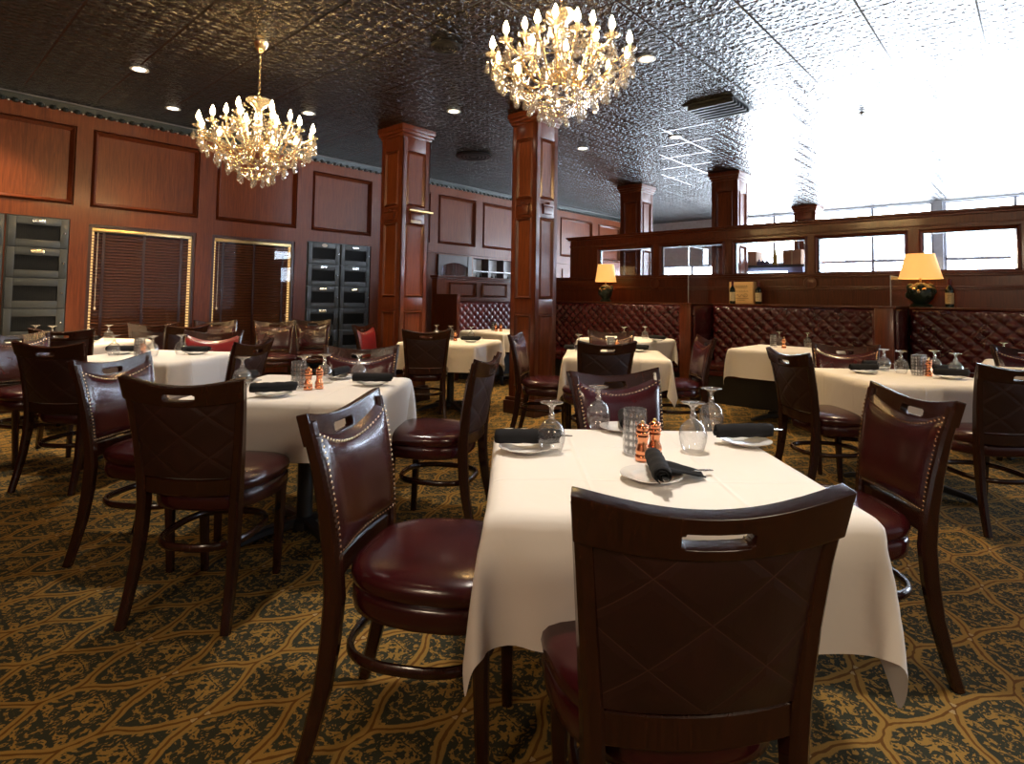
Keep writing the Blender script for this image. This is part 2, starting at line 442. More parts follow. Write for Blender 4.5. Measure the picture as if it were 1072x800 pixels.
# dark frieze with a scalloped lower edge and a pale cornice line
m = MB(); m.box(XL, XL+.05, YL, YH, 3.215, CEIL)
k = YL
while k < YH:
    m.ball((XL+.05, k, 3.215), .034, .8, 8, 4); k += .105
struct('trim_4', m, M['frieze'])
m = MB(); m.box(XL, XL+.07, YL, YH, CEIL-.014, CEIL-.002)
struct('trim_5', m, M['cornice'], 0)
m = MB(); k = YL+.05
while k < YH:
    m.ball((XL+.072, k, 3.197), .010, 1, 6, 4); k += .105
struct('trim_6', m, M['cream'])

# other walls
m = MB()
m.box(XL, XR, YL-.2, YL, 0, CEIL)
struct('wall_behind', m, M['panel'], 0)
FW = [(-7.6, -5.7), (-5.35, -3.9), (-3.7, -1.6), (-1.45, .7), (.9, 3.0), (3.2, 5.3)]        # windows of the far wall, first one added to brighten the left panes
m = MB(); xs = [XL] + [e for p in FW for e in p] + [XR]
for a, b in zip(xs[0::2], xs[1::2]): m.box(a, b, YH, YH+.25, 0, CEIL)
for a, b in FW: m.box(a, b, YH, YH+.25, 0, .55); m.box(a, b, YH, YH+.25, 3.275 if a > -7 else 2.15, CEIL)  # first window cut low so the left ceiling reflects less light
struct('wall_far', m, M['wallpaint'], 0)
RW = [(8.6, 10.8), (11.2, 13.4)]
m = MB(); ys = [YL] + [e for p in RW for e in p] + [YH]
for a, b in zip(ys[0::2], ys[1::2]): m.box(XR, XR+.25, a, b, 0, CEIL)
for a, b in RW: m.box(XR, XR+.25, a, b, 0, .8); m.box(XR, XR+.25, a, b, 2.95, CEIL)
struct('wall_right', m, M['wallpaint'], 0)
n = 1
def window(mb_frame, mb_pane):
    global n
    o = struct('window_%d' % n, mb_frame, M['mullion'], 0)
    p = mb_pane.build('pane', M['pane'], o, 0); n += 1
for a, b in FW:
    f = MB(); w = .05
    f.box(a, a+w, YH+.05, YH+.12, .55, 3.275); f.box(b-w, b, YH+.05, YH+.12, .55, 3.275); f.box(a, b, YH+.05, YH+.12, .55, .62); f.box(a, b, YH+.05, YH+.12, 3.25, 3.275)
    f.box((a+b)/2-w/2, (a+b)/2+w/2, YH+.05, YH+.12, .55, 3.275); f.box(a, b, YH+.05, YH+.12, 2.12, 2.18)
    window(f, MB().box(a, b, YH+.08, YH+.086, .55, 3.275))
for a, b in RW:
    f = MB(); w = .05
    f.box(XR+.05, XR+.12, a, a+w, .8, 2.95); f.box(XR+.05, XR+.12, b-w, b, .8, 2.95); f.box(XR+.05, XR+.12, a, b, .8, .86); f.box(XR+.05, XR+.12, a, b, 2.89, 2.95)
    f.box(XR+.05, XR+.12, (a+b)/2-w/2, (a+b)/2+w/2, .8, 2.95)
    window(f, MB().box(XR+.08, XR+.086, a, b, .8, 2.95))
# the two blind-covered windows in the left wall
for a, b in ((1.57, 2.68), (2.87, 3.98)):
    f = MB(); x0, x1 = XL-.05, XL+.02
    f.box(x0, x1, a, a+.035, .5, 2.0); f.box(x0, x1, b-.035, b, .5, 2.0); f.box(x0, x1, a, b, .5, .535); f.box(x0, x1, a, b, 1.965, 2.0)
    o = struct('window_%d' % n, f, M['wood_dark'], 0); n += 1
    MB().box(XL+.004, XL+.008, a+.035, b-.035, .535, 1.965).build('pane', M['pane_dim'], o, 0)
    MB().box(XL-.22, XL-.205, a-.1, b+.1, .4, 2.1).build('back_panel', M['wood_dark'], o, 0)
def blind(y0, label):
    e = empty('venetian_blind', W(XL-.028, y0, .53), TH, label, 'blind', 'wooden blinds in the left wall')
    L = 1.04
    s = MB(); k = 0
    while k*.034 < 1.36:
        z = .03 + k*.034
        s.add([(-.015, 0, z+.010), (.015, 0, z-.012), (.015, L, z-.012), (-.015, L, z+.010), (-.015, 0, z+.013), (.015, 0, z-.009), (.015, L, z-.009), (-.015, L, z+.013)],
              [(0, 1, 2, 3), (7, 6, 5, 4), (0, 4, 5, 1), (2, 6, 7, 3), (1, 5, 6, 2), (0, 3, 7, 4)]); k += 1
    s.build('slats', M['slat'], e, 0)
    MB().box(-.03, .03, 0, L, 1.39, 1.435, .006).build('head_rail', M['brass'], e)
    MB().box(-.028, .028, 0, L, 0, .022, .005).build('bottom_rail', M['slat'], e)
    for yy in (.12, .52, .92):
        MB().box(.024, .026, yy-.014, yy+.014, .01, 1.40).build('ladder_tape', M['wood_dark'], e, 0)
    g = MB().box(-.004, .004, .0, .03, .02, 1.4)  # glowing strips added for light leaking past the slat ends
    g.build('leak_glow', M['strip'], e, 0); g = MB().box(-.004, .004, L-.03, L, .02, 1.4)
    g.build('leak_glow', M['strip'], e, 0)
    c = MB(); c.tube([(.032, .06, 1.39), (.032, .06, .55)], .003, 5); c.ball((.032, .06, .53), .012, 1.6, 6, 5)
    c.build('pull_cord', M['ivory'], e)
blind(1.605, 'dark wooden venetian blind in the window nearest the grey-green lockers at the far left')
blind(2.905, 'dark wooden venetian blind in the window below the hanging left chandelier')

# ------------------------------------------------------------------ wine lockers
def locker(y0, w, label, plates):
    e = empty('wine_locker', W(XL+.001, y0, 0), TH, label, 'wine locker', 'painted wine lockers along the left wall')
    MB().box(0, .028, 0, w, 0, 2.028).build('carcass', M['locker'], e, 0)
    for i in range(6):
        z1 = 2.015 - i*.32; z0 = z1-.308
        d = MB(); a, b = .010, w-.010; t_ = .065
        d.box(.028, .052, a, a+t_, z0, z1, .004); d.box(.028, .052, b-t_, b, z0, z1, .004)
        d.box(.028, .052, a+t_, b-t_, z0, z0+.075, .004); d.box(.028, .052, a+t_, b-t_, z1-.075, z1, .004)
        d = d.build('door', M['locker'], e)
        g = MB().box(.030, .034, a+t_, b-t_, z0+.075, z1-.075)
        q = a+t_+.015
        while q < b-t_: g.box(.034, .037, q-.002, q+.002, z0+.075, z1-.075); q += .018
        g.build('wire_grille', M['grille'], d, 0)
        MB().ball((.064, b-.03, z0+.16), .011, 1, 8, 6).build('knob', M['silver'], d)
        if i in plates:
            k = plates[i]
            if k == 'oval':
                MB().lathe([(0, 0), (.030, 0), (.034, .004), (0, .006)], 16, Matrix.Translation((.052, w/2, z1-.035)) @ Matrix.Rotation(pi/2, 4, 'Y') @ Matrix.Diagonal((.75, 1.35, 1, 1))).build('name_plate', M['cream'], d)
            else:
                p = MB().box(.052, .056, w/2-.055, w/2+.055, z1-.052, z1-.016, .001).build('name_plate', M['gold' if k == 'gold' else 'silver'], d)
locker(.34, .52, 'grey-green wine locker column of six grilled doors, cut by the left edge of the picture', {1: 'gold'})
locker(.875, .52, 'grey-green wine locker column with a bright gilt plate, beside the left blind', {0: 'silver', 1: 'gold'})
locker(4.165, .525, 'wine locker column with a pale oval plate at its top, right of the second blind', {0: 'oval', 1: 'silver', 2: 'gold', 3: 'gold'})
locker(4.695, .525, 'grey-green wine locker column nearest the panelled column on the left', {0: 'silver', 1: 'silver', 2: 'gold'})

# arched mirror panel and shelf niche with its mirror reflection painted white in the wall behind the banquette
e = empty('arched_mirror', W(XL+.001, 6.62, 1.5), TH, 'small arched mirror in a dark wood frame behind the red banquette', 'mirror')
w, hh = .80, .50
def arch(y, w, base, rise): return base + rise*(1-((y-w/2)/(w/2))**2)
m = MB(); N = 16
def fr(i, j):
    y = .09 + (w-.18)*i/N
    return (.03, y, (arch(y-.09, w-.18, .30, .07) if j == 0 else hh))
m.grid(N, 1, fr); m.box(0, .04, 0, .09, 0, hh); m.box(0, .04, w-.09, w, 0, hh); m.box(0, .04, .09, w-.09, 0, .05)
m.build('frame', M['wood_dark'], e)
MB().box(.004, .010, .09, w-.09, .05, .38).build('mirror_glass', M['mirror'], e, 0)
e = empty('shelf_niche', W(XL-.20, 7.5, 1.5), TH, 'bright white shelf niche with wooden dividers behind the red banquette', 'shelf')
MB().box(0, .012, 0, 1.25, 0, .49).build('white_reflection_back', M['white'], e, 0)  # white colour stands for windows reflected in a mirrored back
m = MB(); m.box(.012, .2, 0, 1.25, 0, .02); m.box(.012, .2, 0, 1.25, .24, .258)
m.build('shelf', M['white'], e, 0)
for y in (.40, .82): MB().box(.012, .2, y, y+.022, .0, .49).build('divider', M['wood_dark'], e, 0)
def simple_bottle(x, y, z, h, mat, label, group, r=.037):
    b = MB().lathe([(0, 0), (r, 0), (r, h*.62), (r*.4, h*.76), (r*.36, h*.97), (r*.42, h), (0, h)], 12)
    b = b.build('bottle', mat, None, 40, loc=W(x, y, z)); return tag(b, label, 'bottle', group)
for i, (y, h) in enumerate(((7.56, .19), (7.67, .17), (7.78, .2), (7.99, .18), (8.10, .2), (8.2, .17), (8.42, .19), (8.55, .18))):
    simple_bottle(XL-.10, y, 1.52+.239*(i % 2 == 0)*0, h, M['bottle' if i % 3 else 'amber'], 'small bottle on the lower shelf of the bright niche behind the red banquette', 'bottles in the shelf niche', .03)

# ------------------------------------------------------------------ panelled columns
def make_column(s, label, loc):
    e = empty('wooden_column', loc, TH, label, 'column', 'square panelled mahogany columns')
    h = s/2
    MB().box(-h+.012, h-.012, -h+.012, h-.012, 0, CEIL).build('shaft', M['panel'], e, 0)
    m = MB(); rails = [(.16, .30), (1.08, 1.24), (2.13, 2.33), (3.00, CEIL-.02)]
    wst = s*.17
    for k in range(4):
        R_ = Matrix.Rotation(k*pi/2, 4, 'Z')
        for a, b in ((-h, -h+wst), (h-wst, h)): m.box(a, b, -h, -h+.02, .1, CEIL-.02, .003, R_)
        for z0, z1 in rails: m.box(-h+wst, h-wst, -h+.001, -h+.02, z0, z1, .002, R_)
    m.build('face_frame', M['wood'], e)
    m = MB()
    for k in range(4):
        R_ = Matrix.Rotation(k*pi/2 - pi/2, 4, 'Z')
        q = MB()
        for z0, z1 in ((.30, 1.08), (1.24, 2.13), (2.33, 3.00)): frame(q, h-.012, -h+wst, h-wst, z0, z1, .035, .022)
        m.add(q.v, q.f, R_)
    m.build('panel_moulding', M['wood'], e, 0)
    c = MB()
    for d, z0, z1 in ((.045, CEIL-.06, CEIL), (.030, CEIL-.10, CEIL-.06), (.014, CEIL-.135, CEIL-.10)): c.box(-h-d, h+d, -h-d, h+d, z0, z1, .006)
    c.build('capital', M['wood'], e)
    c = MB(); c.box(-h-.045, h+.045, -h-.045, h+.045, 0, .14, .008); c.box(-h-.028, h+.028, -h-.028, h+.028, .14, .18, .01)
    c.build('plinth', M['wood_dark'], e)
    for k in range(4):
        R_ = Matrix.Rotation(k*pi/2, 4, 'Z'); b = MB()
        b.box(-h*.42, h*.42, -h-.022, -h, 2.165, 2.255, .008, R_); b.box(-h*.5, h*.5, -h-.03, -h, 2.255, 2.275, .006, R_)
        b.ball(tuple(R_ @ Vector((0, -h-.02, 2.285))), .022, .7, 8, 5)
        b.build('carved_bracket', M['wood'], e)
    return e
pc = Proto(make_column(.42, '', (0, 0, 0)))
pc(W(-5.80, 4.36), TH, 'panelled mahogany column with a brass picture light, in front of the lockers')
c2 = make_column(.36, 'panelled mahogany column in the middle of the room, behind the large chandelier', (0, 0, 0))
c2.location = (.24, 6.45, 0)
pc(W(-5.42, 9.22), TH, 'dark panelled column rising behind the left end of the booth partition')
pc(W(-3.72, 9.22), TH, 'dark panelled column above the middle panes of the booth partition')
pc(W(-3.70, 13.3), TH, 'farthest column, seen small above the partition against the bright ceiling')
# brass picture light and its small plate on the left column's right-hand face
e = empty('picture_light', W(-5.80+.215, 4.36, 2.20), TH+pi/2, 'slim brass picture light over a small pale plate on the left column', 'light')
m = MB(); m.tube([(-.10, -.012, .05), (-.10, -.07, .07)], .006, 6); m.tube([(.10, -.012, .05), (.10, -.07, .07)], .006, 6); m.build('bracket', M['brass'], e)
MB().tube([(-.16, -.075, .07), (.20, -.075, .07)], .016, 8).build('reflector', M['brass'], e)
MB().box(-.075, .075, -.012, 0, -.07, 0, .003).build('plate', M['cream'], e)

# ------------------------------------------------------------------ booth partition
PX0, PX1, PY = -5.91, 2.2, 7.9
m = MB(); m.box(-6.35, PX1, PY, PY+.14, 0, 1.60)
m.box(PX0, PX1, PY, PY+.14, 2.07, 2.24)
WIN = [(-5.35, -4.38), (-4.24, -3.28), (-3.14, -2.22), (-2.10, -1.16), (-1.02, -.19), (-.05, .9), (1.04, 2.0)]
xs = [PX0] + [e for p in WIN for e in p] + [PX1]
for a, b in zip(xs[0::2], xs[1::2]): m.box(a, b, PY, PY+.14, 1.60, 2.07)
struct('wall_partition', m, M['wood'], 0)
m = MB()
m.box(PX0-.05, PX1, PY-.06, PY+.20, 2.255, 2.285, .006); m.box(PX0-.03, PX1, PY-.035, PY+.17, 2.225, 2.255, .006); m.box(PX0-.012, PX1, PY-.012, PY+.15, 2.12, 2.14, .003)
m.box(-6.37, PX1, PY-.05, PY, 1.59, 1.615, .006); m.box(-6.36, PX1, PY-.03, PY, 1.565, 1.59, .006)
m.box(-6.36, PX1, PY-.025, PY, 1.43, 1.455, .006); m.box(-6.36, PX1, PY-.014, PY, 1.41, 1.43, .004)
for a, b in WIN:
    q = MB(); frame(q, 0, a-.02, b+.02, 1.60, 2.09, .035, .018)
    m.add([(y, PY-x, z) for x, y, z in q.v], q.f)
struct('trim_7', m, M['wood'])
m = MB()
for x in (-4.31, -2.16):
    m.lathe([(0, .02), (.03, .022), (.055, .014), (.075, .016), (.085, 0)], 20, Matrix.Translation((x, PY-.02, 1.50)) @ Matrix.Rotation(pi/2, 4, 'X'))
struct('trim_8', m, M['wood'])
for a, b in WIN:
    f = MB(); w = .018
    f.box(a, a+w, PY+.05, PY+.09, 1.6, 2.07); f.box(b-w, b, PY+.05, PY+.09, 1.6, 2.07); f.box(a, b, PY+.05, PY+.09, 1.6, 1.618); f.box(a, b, PY+.05, PY+.09, 2.052, 2.07)
    o = struct('window_%d' % n, f, M['wood_dark'], 0); n += 1
    MB().box(a+w, b-w, PY+.066, PY+.072, 1.618, 2.052).build('pane', M['pane'], o, 0)
    g = MB()
    for p, q_, r_, s_ in ((a+w, b-w, 1.618, 1.634), (a+w, b-w, 2.036, 2.052), (a+w, a+w+.016, 1.634, 2.036), (b-w-.016, b-w, 1.634, 2.036)): g.box(p, q_, PY+.060, PY+.066, r_, s_)
    g.build('bevelled_edge', M['edge'], o, 0)

# ------------------------------------------------------------------ tufted booth benches
def tufted(x0, x1, z0, z1, yb, px=.070, pz=.064, puff=.026, roll=.05):
    """tufted back facing -y; its front at yb-roll"""
    nu = max(24, int((x1-x0)/px*6)); nv = max(16, int((z1-z0)/pz*6)); m = MB()
    def f(i, j):
        x = x0+(x1-x0)*i/nu; z = z0+(z1-z0)*j/nv
        a = pi*((x-x0)/px + (z-z0)/pz)/2; b = pi*((x-x0)/px - (z-z0)/pz)/2
        h = puff*(abs(sin(a))*abs(sin(b)))**.55
        t_ = min(1, (z1-z)/.06); u = min(1, (x-x0)/.05, (x1-x)/.05)
        edge_ = roll*(sqrt(max(0, 1-(1-t_)**2)))*sqrt(max(0, 1-(1-max(0, u))**2))
        return (x, yb - edge_*(1) - h*min(1, edge_/roll), z)
    m.grid(nu, nv, f, flip=True)
    bt = MB(); r = 0; z = z0
    while z < z1-.05:
        x = x0 + (px if r % 2 else 0)
        while x < x1-.03:
            if x > x0+.03 and z > z0+.02: bt.ball((x, yb-roll-.002, z), .008, 1, 6, 4)
            x += 2*px
        z += pz; r += 1
    return m, bt
def bench(name, x0, x1, label, yf=6.98, yb=7.5, ztop=1.20, loc=None, rz=None, depth_led=.40, mat=None):
    """coordinates inside the bench: x along it from 0, y from the seat front (0) back"""
    mat = mat or M['tuft']
    e = empty(name, W(x0, yf) if loc is None else loc, TH if rz is None else rz, label, 'booth bench', 'tufted oxblood leather benches')
    L = x1-x0; D = yb-yf
    MB().box(.02, L-.02, .06, D+.10, 0, .335).build('base', M['iron'], e, 0)
    s = MB().box(0, L, 0, D+.02, .335, .405, .02).build('seat_front', M['tuft'], e)
    k = max(1, round(L/1.1))
    for i in range(k):
        MB().box(i*L/k+.004, (i+1)*L/k-.004, -.012, D+.02, .405, .485, .03).build('seat_cushion', M['tuft'], e)
    a, b = tufted(0, L, .48, ztop, D+.02)
    bk = a.build('tufted_back', mat, e, 60); b.build('tuft_buttons', mat, bk)['kind'] = 'stuff'
    MB().box(0, L, D+.02, D+depth_led, .3, ztop+.0).build('back_frame', M['wood'], e, 0)
    MB().box(0, L, D-.01, D+depth_led, ztop, ztop+.022, .006).build('ledge_cap', M['wood'], e)
    return e
bench('booth_bench', -6.3, -3.48, 'long tufted oxblood bench at the left end of the partition, behind the middle column')
bench('booth_bench', -3.25, -1.34, 'tufted oxblood bench below the wooden wine case and its bottles')
bench('booth_bench', -1.08, 1.4, 'tufted oxblood bench at the right edge, below the large lamp')
def divider(x0, x1, label, zt=1.222):
    e = empty('booth_divider', W((x0+x1)/2, 7.0), TH, label, 'booth divider', 'upholstered dividers between the booths')
    h = (x1-x0)/2
    MB().box(-h+.012, h-.012, -.05, .89, 0, zt-.02).build('core', M['wood'], e, 0)
    MB().box(-h, h, -.085, -.045, 0, zt, .008).build('end_post', M['wood'], e)
    m = MB().box(h-.012, h+.035, -.03, .50, .50, zt-.03, .03); m.box(-h-.035, -h+.012, -.03, .50, .50, zt-.03, .03)
    m.build('side_pad', M['tuft'], e)
    MB().box(-h-.02, h+.02, -.09, .88, zt-.02, zt+.002, .006).build('cap', M['wood'], e)
divider(-3.44, -3.29, 'wooden booth divider with padded sides left of the wine case')
divider(-1.30, -1.13, 'wooden booth divider with padded sides below the large lamp')
def screen(x, y, L, h, label):
    e = empty('glass_screen', W(x, y, 1.224), TH, label, 'glass screen', 'clear screens on the booth dividers')
    MB().box(-.004, .004, 0, L, 0, h).build('panel', M['screen'], e, 0)
    m = MB(); m.box(-.005, .005, -.006, 0, 0, h+.005); m.box(-.005, .005, 0, L, h, h+.006); m.build('edge', M['edge'], e, 0)
screen(-3.455, 7.2, .6, .74, 'tall clear glass screen standing on the divider left of the wine case')
screen(-1.20, 7.2, .6, .32, 'low clear glass screen on the divider in front of the large lamp')

# banquette against the left wall with its panelled back
e = bench('banquette', 0, 2.9, 'bright red tufted banquette along the far left wall, between the two columns',
          yf=0, yb=.45, ztop=1.18, loc=W(-6.55, 6.1), rz=TH+pi/2, depth_led=.06, mat=M['tuft_red'])
e['group'] = 'tufted oxblood leather benches'
e = empty('banquette_screen', W(-7.2, 5.98), TH, 'panelled wooden screen wall rising behind the red banquette', 'screen')
MB().box(0, .12, 0, 3.1, 0, 1.56).build('core', M['panel'], e, 0)
m = MB()
for a in (.25, 1.0, 1.75, 2.5): frame(m, .122, a, a+.62, 1.26, 1.50, .035, .022)
m.build('panel_moulding', M['wood'], e, 0)
m = MB(); m.box(-.03, .16, -.02, 3.12, 1.56, 1.60, .008); m.box(-.015, .14, -.01, 3.11, 1.53, 1.56, .006); m.build('cap', M['wood'], e)
MB().box(.10, .63, -.03, .035, 0, 1.30, .01).build('end_panel', M['wood'], e)
# ------------------------------------------------------------------ dining chair (faces +y, origin on the floor under the seat)
def bake(o):
    dg = bpy.context.evaluated_depsgraph_get(); me = bpy.data.meshes.new_from_object(o.evaluated_get(dg))
    o.modifiers.clear(); o.data = me; return o
def lerp(a, b, t): return a+(b-a)*t
ZS = [0, .10, .22, .34, .45, .56, .68, .80, .905]
YS = [-.288, -.260, -.232, -.217, -.210, -.217, -.232, -.254, -.280]
XS = [.200, .194, .188, .183, .182, .187, .197, .208, .219]
def interp(z, T):
    for i in range(len(ZS)-1):
        if z <= ZS[i+1]: return lerp(T[i], T[i+1], (z-ZS[i])/(ZS[i+1]-ZS[i]))
    return T[-1] + (T[-1]-T[-2])*(z-ZS[-1])/(ZS[-1]-ZS[-2])
def bow(s): return -.030*(1-s*s)               # back curves away from the sitter in plan
def make_chair():
    e = empty('dining_chair', (0, 0, 0), 0, '', 'chair')
    for sx in (-1, 1):
        zz = ZS
        MB().bar([(sx*x, y, z) for x, y, z in zip(XS, YS, ZS)], [.034, .034, .035, .037, .038, .038, .037, .036, .036], [.036, .040, .046, .052, .054, .050, .044, .038, .034]).build('rear_leg', M['chair_wood'], e)
    for sx in (-1, 1):
        MB().bar([(sx*.165, .195, 0), (sx*.172, .190, .2), (sx*.178, .185, .425)], [.030, .036, .042], [.030, .036, .042]).build('front_leg', M['chair_wood'], e)
    # top rail with a hand slot
    SX = [-1, -.92, -.8, -.66, -.5, -.38, -.30, -.265, -.235, -.12, 0, .12, .235, .265, .30, .38, .5, .66, .8, .92, 1]
    TZ = [0, .10, .20, .26, .32, .44, .56, .62, .68, .80, .92, 1]
    def rail_pt(s, t):
        zb = .848 - .026*(1-s*s); zt = .930 - .034*(1-s*s)**1.2
        z = lerp(zb, zt, t); hw = interp(z, XS)+.018
        return (s*hw, interp(z, YS) + bow(s) - .004, z)
    vs = [rail_pt(s, t) for t in TZ for s in SX]; nS = len(SX); fs = []
    for j in range(len(TZ)-1):
        for i in range(nS-1):
            sm, tm = abs(SX[i]+SX[i+1])/2, (TZ[j]+TZ[j+1])/2
            slot = sm < .235 and .26 < tm < .62 or sm < .265 and .32 < tm < .56
            if not slot: fs.append((j*nS+i, j*nS+i+1, (j+1)*nS+i+1, (j+1)*nS+i))
    r = MB(); r.add(vs, fs); r = r.build('top_rail', M['chair_wood'], e)
    sm = r.modifiers.new('s', 'SOLIDIFY'); sm.thickness = .030; sm.offset = 0
    bv = r.modifiers.new('b', 'BEVEL'); bv.width = .005; bv.segments = 2; bv.limit_method = 'ANGLE'; bv.angle_limit = radians(50)
    bake(r)
    # lower back rail
    m = MB(); N = 12
    m.bar([(s*(interp(.51, XS)-.004), interp(.51, YS)+bow(s)*.7, .512-.006*(1-s*s)) for s in [-1+2*i/N for i in range(N+1)]], .064, .026, (0, 0, 1)).build('back_rail', M['chair_wood'], e)
    # upholstered pad, front and quilted back
    def zb(s): return .546
    def zt(s): return .899 - .063*(1-s*s)
    def pad(s, t, off):
        z = lerp(zb(s), zt(s), t); hw = interp(z, XS)+.009
        return Vector((s*hw, interp(z, YS)+bow(s)+off, z))
    N, K = 18, 14
    def puff(s, t):
        e_ = (1-abs(s)**5)*(1-abs(2*t-1)**6)
        return .021 + .026*max(0, e_)**.75
    def front(i, j):
        s, t = -1+2*i/N, j/K
        return pad(s, t, puff(s, t) if 0 < i < N and 0 < j < K else .012)
    MB().grid(N, K, front, flip=True).build('back_pad', M['leather'], e, 70)
    def back(i, j):
        s, t = -1+2*i/N, j/K
        z = lerp(.546, .852 - .026*(1-s*s), t); hw = (interp(z, XS)+.003)*.93
        return Vector((s*hw, interp(z, YS)+bow(s*.93) - .012 - .010*(1-s**4)*(1-(2*t-1)**4), z))
    MB().grid(N, K, back).build('quilted_back_panel', M['leather_back'], e, 70)
    nl = MB(); path = []
    for k in range(25): path.append((-1+2*k/24, .055))
    for k in range(1, 21): path.append((1, .055+.89*k/20)); path.append((-1, .055+.89*k/20))
    for k in range(1, 24): path.append((-1+2*k/24, .945))
    for s, t in path:
        p = pad(s*.955, t, puff(s*.955, t)+.0005); q = .0050
        nl.add([p+Vector(d)*q for d in ((1, 0, 0), (-1, 0, 0), (0, 0, 1), (0, 0, -1), (.7, .35, .7), (-.7, .35, .7), (.7, .35, -.7), (-.7, .35, -.7), (0, .9, 0))],
               [(0, 4, 8), (4, 2, 8), (2, 5, 8), (5, 1, 8), (1, 7, 8), (7, 3, 8), (3, 6, 8), (6, 0, 8)])
    nl.build('nailhead_trim', M['nail'], e, 80)
    # seat: an upper cushion over a wide band
    SEG = 44
    def plan(k, sc, z):
        a = 2*pi*k/SEG; c, s = cos(a), sin(a); ex = .62
        x = abs(c)**ex*(1 if c >= 0 else -1); y = abs(s)**ex*(1 if s >= 0 else -1)
        hw = .232 if y > 0 else lerp(.232, .196, (-y)**1.2)
        return (x*hw*sc, .022 + y*(.238 if y > 0 else .226)*sc, z)
    def rings(prof):
        m = MB(); m.grid(SEG, len(prof)-1, lambda i, j: plan(i, *prof[j]), closed_u=True)
        m.f.append(tuple(range(SEG))[::-1]); m.f.append(tuple((len(prof)-1)*SEG+k for k in range(SEG))); return m
    rings([(.93, .402), (.985, .409), (1.0, .430), (1.0, .454), (.975, .468), (.90, .472)]).build('seat_band', M['leather'], e, 60)
    rings([(.90, .466), (.965, .468), (1.005, .478), (1.022, .494), (1.005, .511), (.95, .524), (.84, .533), (.66, .539), (.42, .543), (.18, .544)]).build('seat_cushion', M['leather'], e, 60)
    # bent hoop stretcher
    pts = []
    for k in range(36):
        a = 2*pi*k/36; c, s = cos(a), sin(a)
        pts.append((.172*abs(c)**.75*(1 if c > 0 else -1), -.020+.200*abs(s)**.75*(1 if s > 0 else -1), .275))
    MB().tube(pts, .015, 8, closed=True, flat=.75, up=(0, 0, 1)).build('stretcher', M['chair_wood'], e)
    for o in children(e):
        if o.name.split('.')[0] == 'quilted_back_panel': o['label'] = 'dark diamond-quilted leather on the outside of the back'
        if o.name.split('.')[0] == 'nailhead_trim': o['label'] = 'row of brass nailheads'
    return e
chair = Proto(make_chair())
def C(mx, my, fx, fy, label, group=None):
    """(mx,my) middle of the top rail, (fx,fy) the way it faces"""
    L = sqrt(fx*fx+fy*fy); fx /= L; fy /= L
    return chair((mx+.31*fx, my+.31*fy, 0), atan2(-fx, fy), label, group)
G1 = 'burgundy leather dining chairs around the tables'
C(.342, .965, -.082, .997, 'closest chair, its quilted back turned to us at the front of the foreground table', G1)
C(-.520, 1.775, .984, -.18, 'chair pushed in at the left side of the foreground table, nailheads facing right', G1)
C(1.485, 2.14, -1, .02, 'chair at the right side of the foreground table, its nailed leather back facing us', G1)
C(.464, 2.675, .40, -.917, 'chair facing us at the far side of the foreground table, seen behind the goblets', G1)
C(-1.225, 2.175, .054, .998, 'large quilted chair back in front of the second table, left of the foreground', G1)
C(-1.985, 2.90, .99, -.135, 'chair with a blue-white sheen on its leather at the left side of the second table', G1)
C(-.10, 3.19, -.974, .228, 'chair seen from its side and rear at the right end of the second table', G1)
C(-.965, 3.79, .19, -.98, 'chair facing us with tan highlights at the far side of the second table', G1)
C(-2.87, 3.615, .09, .996, 'dark chair back at the far left, in front of the table with the bluish cloth', G1)
C(2.78, 3.17, 0, 1, 'chair cut by the right picture edge, its back to us, before the right table', G1)
C(-3.857, 5.015, -.30, .95, 'brown-railed chair seen just above the dark far-left chair back', G1)
C(-1.75, 4.05, -.99, .10, 'chair in shade right of the table with the bluish cloth, before the wall chairs', G1)
C(1.79, 5.30, -1, 0, 'side-on chair on the right of the table in the middle, before the booth divider', G1)
C(.02, 5.35, .97, -.24, 'chair beside the middle column, facing the middle table with blue light on its back', G1)
C(-.83, 5.75, -.15, .99, 'chair seen from behind at the near side of the table left of the middle column', G1)
C(.746, 4.485, -.20, .98, 'small dark chair back directly above the chair behind the foreground table', G1)
C(1.055, 6.16, -.14, -.99, 'chair facing us beyond the middle table, only its red top showing', G1)
C(2.66, 4.66, -.50, -.87, 'chair behind the right table with a bronze sheen on its back', G1)
C(1.82, 3.90, .995, .10, 'chair at the left side of the right table, quilted back seen at a slant', G1)
red1 = C(-2.58, 5.10, .20, -.98, 'nailed chair lit bright red, facing us behind the table with the bluish cloth', G1)
C(-3.83, 4.50, .90, -.43, 'chair cut by the left edge, its red leather facing right', G1)
C(4.15, 4.72, -.35, -.94, 'chair top at the far right edge above the right table', G1)
C(-2.97, 7.33, .45, -.89, 'wall chair under the second blind, left one of the pair facing us', G1)
C(-2.66, 7.82, .45, -.89, 'wall chair in front of the right-hand lockers, facing us', G1)
red2 = C(-1.70, 6.64, .97, -.22, 'chair with leather lit pink-red in front of the lockers, left of the panelled column', G1)
C(-3.60, 7.12, .60, -.80, 'wall chair under the first blind with a blue sheen, behind the bright red chair', G1)
C(-3.83, 6.28, -.55, .83, 'dark chair behind the first blind-side table, left of the bright red chair', G1)
C(-3.26, 5.93, -.92, .40, 'chair with a brown wooden edge between the dark chair and the bright red chair', G1)

for r in (red1, red2):  # light falling on these two backs is put into a redder leather
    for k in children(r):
        if k.name.split('.')[0] == 'back_pad': k.material_slots[0].link = 'OBJECT'; k.material_slots[0].material = M['leather_lit_red']

